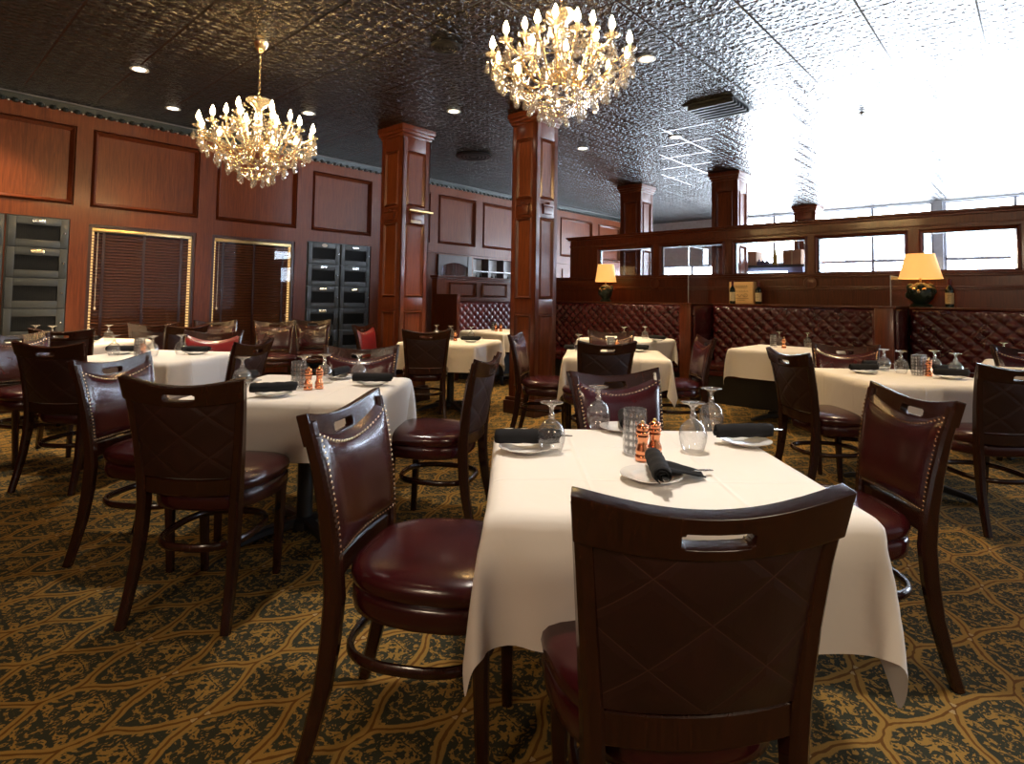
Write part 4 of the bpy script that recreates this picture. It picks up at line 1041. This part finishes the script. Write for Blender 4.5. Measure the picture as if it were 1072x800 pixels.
def nap(x, y, ang, d, on_plate=True, pd=None, poff=(0, 0), z=0):
    if on_plate:
        plate((x+poff[0], y+poff[1], TOPZ), 0, 'white bread plate ' + (pd or 'under the napkin ' + d), GP)
    napkin((x, y, TOPZ+(.0165 if on_plate else 0)+z), ang, 'rolled black cloth napkin ' + d, GN)
def ml(x, y, d): mill((x, y, TOPZ), 0, 'small copper salt or pepper mill ' + d, GM)
def tum(x, y, d): tumbler((x, y, TOPZ), random.uniform(0, 6), 'clear patterned glass tumbler ' + d, 'patterned glass tumblers')
# foreground table
gob(.132, 1.854, 'at the left of the foreground table beside a napkin'); gob(.332, 2.205, 'at the back of the foreground table before the facing chair')
gob(.755, 2.205, 'at the back right corner of the foreground table'); gob(.588, 1.890, 'in the middle right of the foreground table behind the nearest napkin')
nap(.060, 1.885, radians(2), 'at the left edge of the foreground table', True, None, (-.01, -.02))
nap(.425, 2.175, radians(82), 'seen end-on at the back of the foreground table', True, None, (-.01, .0))
nap(.800, 2.015, radians(7), 'at the right edge of the foreground table', True, None, (-.0, -.02))
nap(.398, 1.575, radians(-97), 'nearest to us, on the front of the foreground table', True, None, (-.015, .015))
m = MB(); NX, NY = 10, 8
def tail(i, j):
    u, v = i/NX, j/NY
    return (.012+.115*u, -.045+.105*v*(1-.35*u)+.055*u, .034-.026*u+.007*sin(v*7+u*3)*(1-.5*u))
m.grid(NX, NY, tail)
tl = m.build('napkin_tail', M['black_cloth'], None, 80); sm = tl.modifiers.new('s', 'SOLIDIFY'); sm.thickness = .004; bake(tl)
tl.location = (.405, 1.585, TOPZ+.0); tl.name = 'folded_napkin'; tag(tl, 'loose black napkin fold lying flat right of the nearest rolled napkin', 'napkin')
fk = MB(); fk.bar([(0, 0, 0), (.05, 0, .004), (.10, 0, .002), (.125, 0, .001)], [.008, .009, .016, .010], .0025, (0, 1, 0))
fk = fk.build('fork', M['silver'], None, loc=(.445, 1.615, TOPZ+.010), rot=(0, 0, radians(14))); tag(fk, 'steel fork end peeking out of the folded napkin on the foreground table', 'fork')
tum(.395, 1.860, 'on the foreground table beside the copper mills'); ml(.402, 1.780, 'at the left of the pair on the foreground table'); ml(.448, 1.818, 'at the right of the pair on the foreground table')
# second table
gob(-1.386, 3.036, 'at the left of the second table beside the big chair back'); gob(-.854, 3.302, 'at the right back of the second table'); gob(-1.105, 3.14, 'in the middle of the second table behind the tumbler')
gob(-1.03, 3.25, 'in the middle of the second table, behind the copper mills')
tum(-1.098, 3.045, 'on the second table beside the copper mills'); ml(-1.031, 3.000, 'at the left of the pair on the second table'); ml(-.988, 3.040, 'at the right of the pair on the second table')
nap(-1.125, 2.80, radians(24), 'lying aslant at the front of the second table'); nap(-.745, 3.19, radians(3), 'at the right side of the second table')
nap(-1.0, 3.43, radians(80), 'seen end-on at the back of the second table'); nap(-1.43, 3.17, radians(85), 'at the left of the second table behind a goblet')
# table with bluish cloth
gob(-3.02, 4.46, 'at the left of the table with the bluish cloth'); gob(-2.66, 4.25, 'at the front of the table with the bluish cloth'); gob(-2.72, 4.45, 'in the middle of the table with the bluish cloth'); gob(-2.60, 4.62, 'at the right back of the table with the bluish cloth')
tum(-2.80, 4.42, 'on the table with the bluish cloth'); ml(-2.72, 4.34, 'on the table with the bluish cloth')
nap(-2.50, 4.66, radians(0), 'at the right back of the bluish-clothed table'); nap(-3.05, 4.60, radians(10), 'at the left of the table with the bluish cloth')
# right table
gob(2.72, 4.27, 'leftmost of the four on the right table'); gob(2.745, 4.12, 'second from the left on the right table'); gob(3.04, 4.20, 'third from the left on the right table'); gob(3.03, 3.99, 'rightmost of the four on the right table')
tum(2.775, 4.00, 'on the right table beside the copper mill'); tum(2.84, 4.06, 'on the right table, half hidden behind the other tumbler')
ml(2.83, 3.97, 'on the right table at the front'); ml(2.905, 4.07, 'on the right table, behind the front mill')
nap(2.47, 4.10, radians(4), 'at the left edge of the right table'); nap(2.90, 3.86, radians(-12), 'at the front of the right table'); nap(2.72, 4.36, radians(0), 'at the back of the right table behind the goblets'); nap(3.07, 4.12, radians(0), 'at the right end of the right table')
# booth and far tables
gob(3.02, 6.58, 'left one on the table before the wine-case bench'); gob(3.27, 6.45, 'right one on the table before the wine-case bench'); ml(2.90, 6.22, 'on the table before the wine-case bench'); ml(2.94, 6.30, 'on the table before the wine-case bench, behind its neighbour')
tum(2.84, 6.33, 'on the table before the wine-case bench')
gob(1.39, 7.20, 'left one on the table left of the booth divider'); gob(1.70, 7.42, 'right one on the table left of the booth divider'); nap(1.78, 7.10, TH, 'on the table left of the booth divider')
gob(.636, 5.50, 'at the left of the middle table'); nap(1.20, 5.55, radians(-8), 'at the right back of the middle table'); nap(.62, 5.62, radians(-8), 'at the left back of the middle table', False); ml(.98, 5.40, 'on the middle table'); tum(.93, 5.45, 'on the middle table')
gob(-.88, 6.90, 'at the left back of the table left of the middle column'); gob(-.70, 6.78, 'in the middle of the table left of the middle column'); gob(-.45, 6.62, 'at the right of the table left of the middle column')
nap(-.44, 6.42, radians(-5), 'on the table left of the middle column'); ml(-.62, 6.52, 'on the table left of the middle column'); tum(-.68, 6.58, 'on the table left of the middle column')
ml(-.22, 8.56, 'on the farthest table before the red banquette'); ml(-.15, 8.58, 'on the farthest table, right of its twin'); tum(-.26, 8.66, 'on the farthest table before the red banquette')
gob(4.42, 5.25, 'on the table at the far right edge'); 
gob(-4.02, 5.85, 'right one on the bright table below the first blind'); gob(-4.35, 5.55, 'left one on the bright table below the first blind'); gob(-4.55, 5.60, 'leftmost, seen near the left edge on the bright table'); nap(-4.05, 5.62, 0, 'on the bright table below the first blind')

# ------------------------------------------------------------------ on the partition ledge
LZ = 1.2225
def lamp(V, U, s, label, rb, rt):
    e = empty('table_lamp', W(V, U, LZ), TH, label, 'lamp')
    MB().lathe([(0, 0), (.11*s, 0), (.115*s, .02), (.09*s, .035)], 24).build('foot', M['urn'], e)
    m = MB(); m.lathe([(.07*s, .035), (.125*s, .09), (.145*s, .15), (.13*s, .205), (.07*s, .245), (.035*s, .262)], 24)
    for k in range(9):
        a = k*2*pi/9; m.ball((.115*s*cos(a), .115*s*sin(a), .17+.05*sin(k*2.1)), .045*s, 1.1, 8, 6)
    b = m.build('leafy_urn', M['urn'], e)
    g = MB(); g.ball((-.05*s, -.135*s, .19), .026*s, .7, 8, 6); g.ball((.05*s, -.135*s, .19), .026*s, .7, 8, 6); g.ball((0, -.15*s, .165), .02*s, 1.2, 8, 6); g.build('gilt_ornament', M['gold'], b)
    MB().tube([(0, 0, .25), (0, 0, .50)], .010, 8).build('stem', M['brass'], e)
    zb, zt = .305, .575
    MB().lathe([(rb, zb), (rb*.975, zb+.01), (rt, zt-.01), (rt, zt)], 36, cap=False).build('lamp_shade', M['shade'], e, 50)
    m = MB(); m.tube([(rt*.97*cos(a), rt*.97*sin(a), zt-.012) for a in [2*pi*k/16 for k in range(16)]], .003, 5, closed=True)
    for a in (0, 2*pi/3, 4*pi/3): m.tube([(0, 0, .50), (rt*.97*cos(a), rt*.97*sin(a), zt-.012)], .003, 5)
    m.build('shade_ring', M['brass'], e)
    MB().ball((0, 0, .43), .035, 1.3, 10, 8).build('bulb', emit('lamp_bulb', (1, .62, .25), 18), e)
    return e
lamp(-1.0, 7.66, .9, 'large table lamp with a flared orange shade on a dark green base, at the right', .205, .135)
lamp(-5.04, 7.66, .75, 'table lamp with an amber shade on the ledge beside the middle column', .165, .125)
def wine(V, U, label, h=.30):
    e = empty('wine_bottle', W(V, U, LZ), TH, label, 'bottle', 'wine bottles on the booth ledge')
    MB().lathe([(0, 0), (.036, 0), (.038, .006), (.038, h*.60), (.034, h*.66), (.016, h*.76), (.0145, h*.80), (.0145, h*.95), (.0165, h*.955), (.0165, h), (0, h)], 24).build('glass_body', M['bottle'], e, 45)
    MB().lathe([(.0385, h*.12), (.0388, h*.125), (.0388, h*.50), (.0385, h*.505)], 24, cap=False).build('paper_label', M['label'], e)
    MB().lathe([(.0165, h*.78), (.0168, h*.95), (.0185, h*.955), (.0185, h*1.003), (0, h*1.006)], 16, cap=False).build('foil', M['foil'], e)
    m = MB()
    for i, (a0, a1, z) in enumerate(((-.5, .5, .42), (-.35, .35, .36), (-.45, .45, .30), (-.25, .25, .22))):
        q = [(-pi/2 + a0 + (a1-a0)*k/8) for k in range(9)]
        m.tube([(.0393*cos(a), .0393*sin(a), h*z) for a in q], .0022, 4)
    m.build('label_print', M['ink'], e)
wine(-3.03, 7.60, 'dark wine bottle with a cream label on the left of the wooden wine case')
wine(-2.70, 7.60, 'dark wine bottle with a cream label on the right of the wooden wine case', .285)
wine(-.745, 7.62, 'dark wine bottle with a pale label standing right of the large lamp')
e = empty('wine_case', W(-2.92, 7.60, LZ), TH, 'pale wooden wine case with a branded lid standing between two wine bottles', 'wine case')
MB().box(-.155, .155, 0, .12, 0, .285, .003).build('box', M['pine'], e)
MB().box(-.145, .145, -.006, 0, .008, .277, .002).build('lid', M['pine'], e)
m = MB()
def stroke(pts): m.tube([(x, -.007, z) for x, z in pts], .003, 4)
for k in range(7): stroke([(-.09+k*.026, .20), (-.085+k*.026, .245), (-.072+k*.026, .215)])
for k in range(6): stroke([(-.10+k*.034, .16), (-.09+k*.034, .17), (-.078+k*.034, .155)])
stroke([(-.06+.01*k, .105+.018*sin(k*1.1)) for k in range(13)]); stroke([(-.10, .07), (.10, .07)]); stroke([(-.05, .05), (.05, .05)])
stroke([(.06+.022*cos(a), .11+.022*sin(a)) for a in [k*pi/6 for k in range(13)]])
m.build('branded_marks', M['ink'], e)['kind'] = 'stuff'

# ------------------------------------------------------------------ beyond the partition: bar counter, boxes, bottles, curtains
e = empty('back_bar', W(-3.85, 9.55), TH, 'dark back bar cabinet seen through the panes above the wine case', 'bar')
MB().box(0, 1.12, 0, .5, 0, 1.80).build('cabinet', M['curtain'], e, 0); MB().box(-.03, 1.15, -.03, .53, 1.80, 1.84, .006).build('top', M['iron'], e)
tu = MB().tube([(0, 0, 0), (.62, 0, 0)], .02, 8).build('reflection_tube', M['tube'], None, loc=W(-3.55, 9.48, 1.72), rot=(0, 0, TH)); tag(tu, 'short white glowing tube added for a window reflection under the back bar top', 'light')  # glowing tube added for a window reflection on the glass edge
def carton(V, w, h, lab):
    e = empty('carton', W(V, 9.65, 1.841), TH, lab, 'box')
    MB().box(0, w, 0, .3, 0, h, .004).build('body', M['card'], e); MB().box(w*.46, w*.54, -.002, .302, .0, h+.002).build('tape', M['label'], e, 0)
carton(-3.74, .28, .24, 'brown box at the left of the back bar beyond the partition'); carton(-3.05, .27, .24, 'brown box at the right of the back bar beyond the partition')
simple_bottle(-3.20, 9.75, 1.841, .26, M['amber'], 'amber bottle between the two boxes on the back bar', 'back bar bottles')
for i, V in enumerate((-3.43, -3.37, -3.31)): simple_bottle(V, 9.7, 1.841, .10, M['curtain'], 'small dark jar on the back bar left of the amber bottle', 'small jars on the back bar')
def curtain(V, w, lab):
    m = MB(); N = 28
    m.grid(N, 2, lambda i, j: (w*i/N, .035*sin(i*1.5), .5+1.25*j))
    o = m.build('curtain', M['curtain'], None, 70, loc=W(V, 13.7, 0), rot=(0, 0, TH)); tag(o, lab, 'curtain', 'grey curtains at the far windows')
curtain(.02, .22, 'narrow grey curtain seen through the right pane, left of the wider one'); curtain(.52, .36, 'wider blue-grey curtain seen through the right pane')

# ------------------------------------------------------------------ chandeliers
def chandelier(x, y, zb, label):
    """zb: height of the arm ring"""
    e = empty('chandelier', (x, y, zb), 0, label, 'chandelier'); top = CEIL-zb
    MB().lathe([(0, top), (.062, top), (.060, top-.02), (.035, top-.06), (.016, top-.085), (0, top-.09)], 20).build('canopy', M['gold'], e)
    m = MB(); z = top-.085; k = 0
    while z > .345:
        pts = []
        for q in range(8):
            a = 2*pi*q/8; h = .009*cos(a); pts.append((h, 0, z-.017+.019*sin(a)) if k % 2 else (0, h, z-.017+.019*sin(a)))
        m.tube(pts, .0028, 5, closed=True); z -= .030; k += 1
    m.build('chain', M['gold'], e)
    MB().lathe([(.012, .345), (.095, .335), (.100, .325), (.060, .285), (.030, .262), (.020, .25)], 22, cap=False).build('crown_bowl', M['crystal'], e, 50)
    m = MB(); m.lathe([(.020, .25), (.036, .21), (.022, .17), (.030, .15), (.045, .10), (.025, .05), (.035, .02), (.050, -.02), (.030, -.05)], 18, cap=False); m.build('glass_column', M['crystal'], e, 50)
    MB().lathe([(.03, -.05), (.10, -.03), (.125, -.02), (.11, -.05), (.05, -.09), (0, -.10)], 22, cap=False).build('hub_bowl', M['crystal'], e, 50)
    drops = []
    def arm(a, R, zt, sag):
        c, s = cos(a), sin(a); pts = []
        for k in range(13):
            t_ = k/12; r = .04 + (R-.04)*t_
            z = -.05 - sag*sin(pi*min(1, t_*1.35)) + (zt+.05)*max(0, (t_-.45)/.55)**1.6
            pts.append((r*c, r*s, z))
        o = MB().tube(pts, .0075, 7).build('arm', M['gold'], e)
        x, y = R*c, R*s; T_ = Matrix.Translation((x, y, zt))
        MB().lathe([(.010, -.004), (.040, .010), (.044, .016), (.036, .012), (.010, .004)], 14, T_, cap=False).build('drip_dish', M['crystal'], o, 50)
        MB().lathe([(.0095, .006), (.0095, .050), (.006, .053)], 9, T_).build('candle_sleeve', M['ivory'], o)
        MB().lathe([(0, .051), (.010, .055), (.0175, .072), (.0155, .090), (.006, .118), (0, .130)], 10, T_, cap=False).build('candle_bulb', M['flame'], o, 80)
        for k in range(3):
            b = a + (k-1)*.09
            drops.append(((R+.028*cos(k*2.1))*cos(b), (R+.028*cos(k*2.1))*sin(b), zt-.01-.018*(k % 2), .085+.04*(k == 1)))
    for k in range(12): arm(2*pi*k/12+.13, .43, .03, .10)
    for k in range(6): arm(2*pi*k/6+.3, .24, .15, .05)
    # pendants: outer fringe, a conical basket and the finial
    for rr, zz, nn, ll in ((.37, -.075, 14, .09), (.30, -.14, 12, .095), (.22, -.20, 10, .095), (.13, -.26, 7, .095), (.05, -.30, 3, .085)):
        for k in range(nn):
            a = 2*pi*k/nn + rr*9; drops.append((rr*cos(a), rr*sin(a), zz, ll))
    drops.append((0, 0, -.36, .10))
    for x_, y_, z_, L in drops[:100]:
        m = MB(); m.lathe([(0, 0), (.0035, -.004), (.0035, -.012), (0, -.014)], 6, Matrix.Translation((x_, y_, z_)), cap=False)
        r = L*.21
        m.lathe([(0, -.012), (r*.35, -.018), (r, -L*.70), (r*.85, -L*.86), (0, -L)], 7, Matrix.Translation((x_, y_, z_)), cap=False)
        m.build('crystal_drop', M['crystal'], e, 0)
    # strings of beads swagged from the crown and around the basket
    m = MB()
    def swag(p, q, sag, nb, r=.0082):
        for k in range(nb+1):
            t_ = k/nb; P_ = Vector(p).lerp(Vector(q), t_); P_.z -= sag*4*t_*(1-t_); m.ball(P_, r, 1, 6, 4)
    for k in range(12):
        a = 2*pi*k/12+.13; b = 2*pi*(k+1)/12+.13
        swag((.095*cos(a), .095*sin(a), .325), (.43*cos(a), .43*sin(a), .01), .13, 20)
        swag((.43*cos(a), .43*sin(a), .0), (.43*cos(b), .43*sin(b), .0), .07, 13)
        swag((.37*cos(a), .37*sin(a), -.07), (.06*cos(a), .06*sin(a), -.31), .03, 18)
        swag((.30*cos(a), .30*sin(a), -.10), (.30*cos(b), .30*sin(b), -.10), .05, 9)
        swag((.23*cos(a), .23*sin(a), .12), (.36*cos(b), .36*sin(b), -.06), .05, 12)
        swag((.18*cos(a), .18*sin(a), -.20), (.18*cos(b), .18*sin(b), -.20), .03, 6)
    g = m.build('bead_garlands', M['crystal'], e, 0); g['kind'] = 'stuff'
    m = MB()
    for r_, z_ in ((.37, -.07), (.30, -.135), (.22, -.195), (.13, -.255), (.05, -.305)):
        m.tube([(r_*cos(2*pi*k/24), r_*sin(2*pi*k/24), z_) for k in range(24)], .004, 5, closed=True)
    m.build('basket_ring', M['gold'], e)
    return e
chandelier(-2.08, 4.67, 2.49, 'crystal chandelier hanging on a long chain at the left, before the panelled wall')
chandelier(.285, 3.58, 2.70, 'large crystal chandelier at the top centre, close under the ceiling')

# ------------------------------------------------------------------ ceiling fittings
def downlight(x, y, lab):
    e = empty('recessed_downlight', (x, y, CEIL), 0, lab, 'downlight', 'recessed downlights')
    MB().lathe([(.052, -.001), (.075, -.004), (.078, -.010), (.062, -.012), (.050, -.004)], 24, cap=False).build('trim_ring', M['white'], e)
    MB().lathe([(0, -.006), (.051, -.006)], 20, cap=False).build('lens', M['lens'], e)
DL = [(-3.454, 5.263, 'left of the hanging chandelier, brightest'), (-3.794, 6.379, 'small, above the first blind'), (-2.32, 6.472, 'right of the hanging left chandelier'),
      (-.669, 6.325, 'between the left column and the large chandelier'), (1.116, 4.855, 'just right of the large chandelier'), (.933, 7.814, 'small, right of the middle column'), (2.02, 7.2, 'above the booth divider, left of the air vent')]
for x, y, d in DL: downlight(x, y, 'round recessed downlight ' + d)
def vent_round(x, y, r, lab, mat):
    e = empty('ceiling_vent', (x, y, CEIL), 0, lab, 'vent', 'round fittings on the ceiling')
    MB().lathe([(r*.96, -.001), (r, -.012), (r*.88, -.022), (r*.8, -.012)], 28, cap=False).build('flange', mat, e)
    m = MB()
    for q in (.75, .55, .35): m.lathe([(r*q, -.006), (r*(q+.08), -.022), (r*(q-.06), -.026)], 28, cap=False)
    m.lathe([(0, -.02), (r*.2, -.02), (r*.2, -.008)], 20, cap=False); m.build('louvre', mat, e)
vent_round(-.578, 8.333, .26, 'black round air vent above the back of the room, left of the middle column', M['vent'])
vent_round(-.568, 4.673, .13, 'small round ceiling speaker left of the large chandelier', M['vent'])
e = empty('air_diffuser', (2.152, 6.063, CEIL), TH, 'dark square air diffuser on the ceiling right of the large chandelier', 'vent')
m = MB(); m.box(-.27, .27, -.27, .27, -.016, 0); m.build('frame', M['vent'], e, 0)
m = MB()
for k in range(6): m.box(-.24, .24, -.22+k*.085, -.19+k*.085, -.05, -.014)
m.build('louvre', M['vent'], e, 0)
def sprinkler(px, x, y, lab):
    e = empty('sprinkler_head', (x, y, CEIL), 0, lab, 'sprinkler', 'sprinkler heads on the ceiling')
    MB().lathe([(0, 0), (.038, -.001), (.034, -.010), (.012, -.012), (.010, -.04), (0, -.04)], 16, cap=False).build('escutcheon', M['silver'], e)
    MB().lathe([(0, -.055), (.022, -.055), (.022, -.052), (0, -.050)], 12, cap=False).build('deflector', M['silver'], e)
sprinkler(0, 3.75, 6.2, 'small sprinkler head in the bright part of the ceiling at the right')
sprinkler(0, -.80, 3.75, 'sprinkler head on the ceiling left of the large chandelier, near the top')

# ------------------------------------------------------------------ light
wd = bpy.data.worlds.new('daylight'); SC.world = wd; wd.use_nodes = True
nt = wd.node_tree; bg = nt.nodes['Background']
sky = nt.nodes.new('ShaderNodeTexSky'); sky.sky_type = 'HOSEK_WILKIE'; sky.turbidity = 6; sky.ground_albedo = .6; sky.sun_direction = Vector((.3, .5, .8)).normalized()
mx = nt.nodes.new('ShaderNodeMix'); mx.data_type = 'RGBA'; mx.inputs[0].default_value = .75
nt.links.new(sky.outputs[0], mx.inputs[6]); mx.inputs[7].default_value = (.80, .90, 1.0, 1)
nt.links.new(mx.outputs[2], bg.inputs[0]); bg.inputs[1].default_value = WORLD_S
def portal(loc, rot, sx, sy):
    l = bpy.data.lights.new('window_portal', 'AREA'); l.shape = 'RECTANGLE'; l.size = sx; l.size_y = sy; l.cycles.is_portal = True
    o = bpy.data.objects.new('window_portal', l); COL.objects.link(o); o.location = loc; o.rotation_euler = rot
for a, b in FW[1:]: portal(W((a+b)/2, YH+.2, 1.83), (radians(-90), 0, TH), b-a, 2.6)
for a, b in RW: portal(W(XR+.2, (a+b)/2, 1.87), (radians(90), 0, TH+radians(90)), b-a, 2.2)
def spot(x, y, en, ang=75, col=(1, .74, .44), size=.04):
    l = bpy.data.lights.new('ceiling_spot_lamp', 'SPOT'); l.energy = en; l.color = col; l.spot_size = radians(ang); l.spot_blend = .7; l.shadow_soft_size = size
    o = bpy.data.objects.new('ceiling_spot_lamp', l); COL.objects.link(o); o.location = (x, y, CEIL-.03)
for x, y, d in DL: spot(x, y, SPOT_E)
WARM, NEUT = (1, .74, .44), (1, .90, .78)
for x, y, en, c in ((.42, 1.95, 1.7, NEUT), (-1.05, 3.2, 1.3, NEUT), (-1.2, .9, .35, WARM), (2.0, 1.4, .35, WARM), (-2.8, 4.6, 1.5, NEUT), (2.7, 4.0, 1.5, WARM),
                   (3.0, 6.0, 1.4, WARM), (1.4, 7.1, 1.3, WARM), (.95, 5.3, 1.4, WARM), (-.7, 6.6, 1.6, WARM), (-.25, 8.8, 1.8, WARM), (4.4, 5.0, 1.2, WARM), (-4.2, 5.7, 1.8, WARM), (.3, 7.6, 1.6, WARM), (-2.9, 6.3, .4, WARM)):
    spot(x, y, SPOT_E*en, 50, c, .10)
# unseen warm lamps added behind the camera to fill the front faces
for x, y in ((-1.7, -1.3), (1.9, -1.2)):
    l = bpy.data.lights.new('rear_fill_lamp', 'POINT'); l.energy = SPOT_E*.85; l.color = (1, .80, .56); l.shadow_soft_size = .22
    o = bpy.data.objects.new('rear_fill_lamp', l); COL.objects.link(o); o.location = (x, y, 2.5)
w1 = W(XL+.5, 1.95); spot(w1.x, w1.y, SPOT_E*.55, 80, WARM, .08)  # unseen spot added to warm the second panel and first blind
# unseen spot added to imitate a glow on the first left panel
w0 = W(XL+.55, .75); spot(w0.x, w0.y, SPOT_E*1.6, 95, WARM, .08)

# ------------------------------------------------------------------ camera
cam = bpy.data.cameras.new('camera'); co = bpy.data.objects.new('camera', cam); COL.objects.link(co); SC.camera = co
F = 610.0; PITCH = radians(2.8); ROLL = radians(.9)
cam.sensor_fit = 'HORIZONTAL'; cam.sensor_width = 36; cam.lens = 36*F/1072; cam.clip_start = .05
cam.shift_y = -(400-(313-F*tan(PITCH)))/1072
co.location = (0, 0, 1.24)
co.rotation_euler = (Matrix.Rotation(pi/2+PITCH, 3, 'X') @ Matrix.Rotation(ROLL, 3, 'Z')).to_euler()
SC.cycles.use_denoising = True
SC.cycles.max_bounces = 10; SC.cycles.transparent_max_bounces = 24; SC.cycles.glossy_bounces = 5; SC.cycles.diffuse_bounces = 4
SC.cycles.blur_glossy = 1.0; SC.cycles.sample_clamp_indirect = 8; SC.cycles.caustics_reflective = True; SC.cycles.caustics_refractive = False
SC.view_settings.view_transform = 'Standard'; SC.view_settings.look = 'None'; SC.view_settings.exposure = EXPO
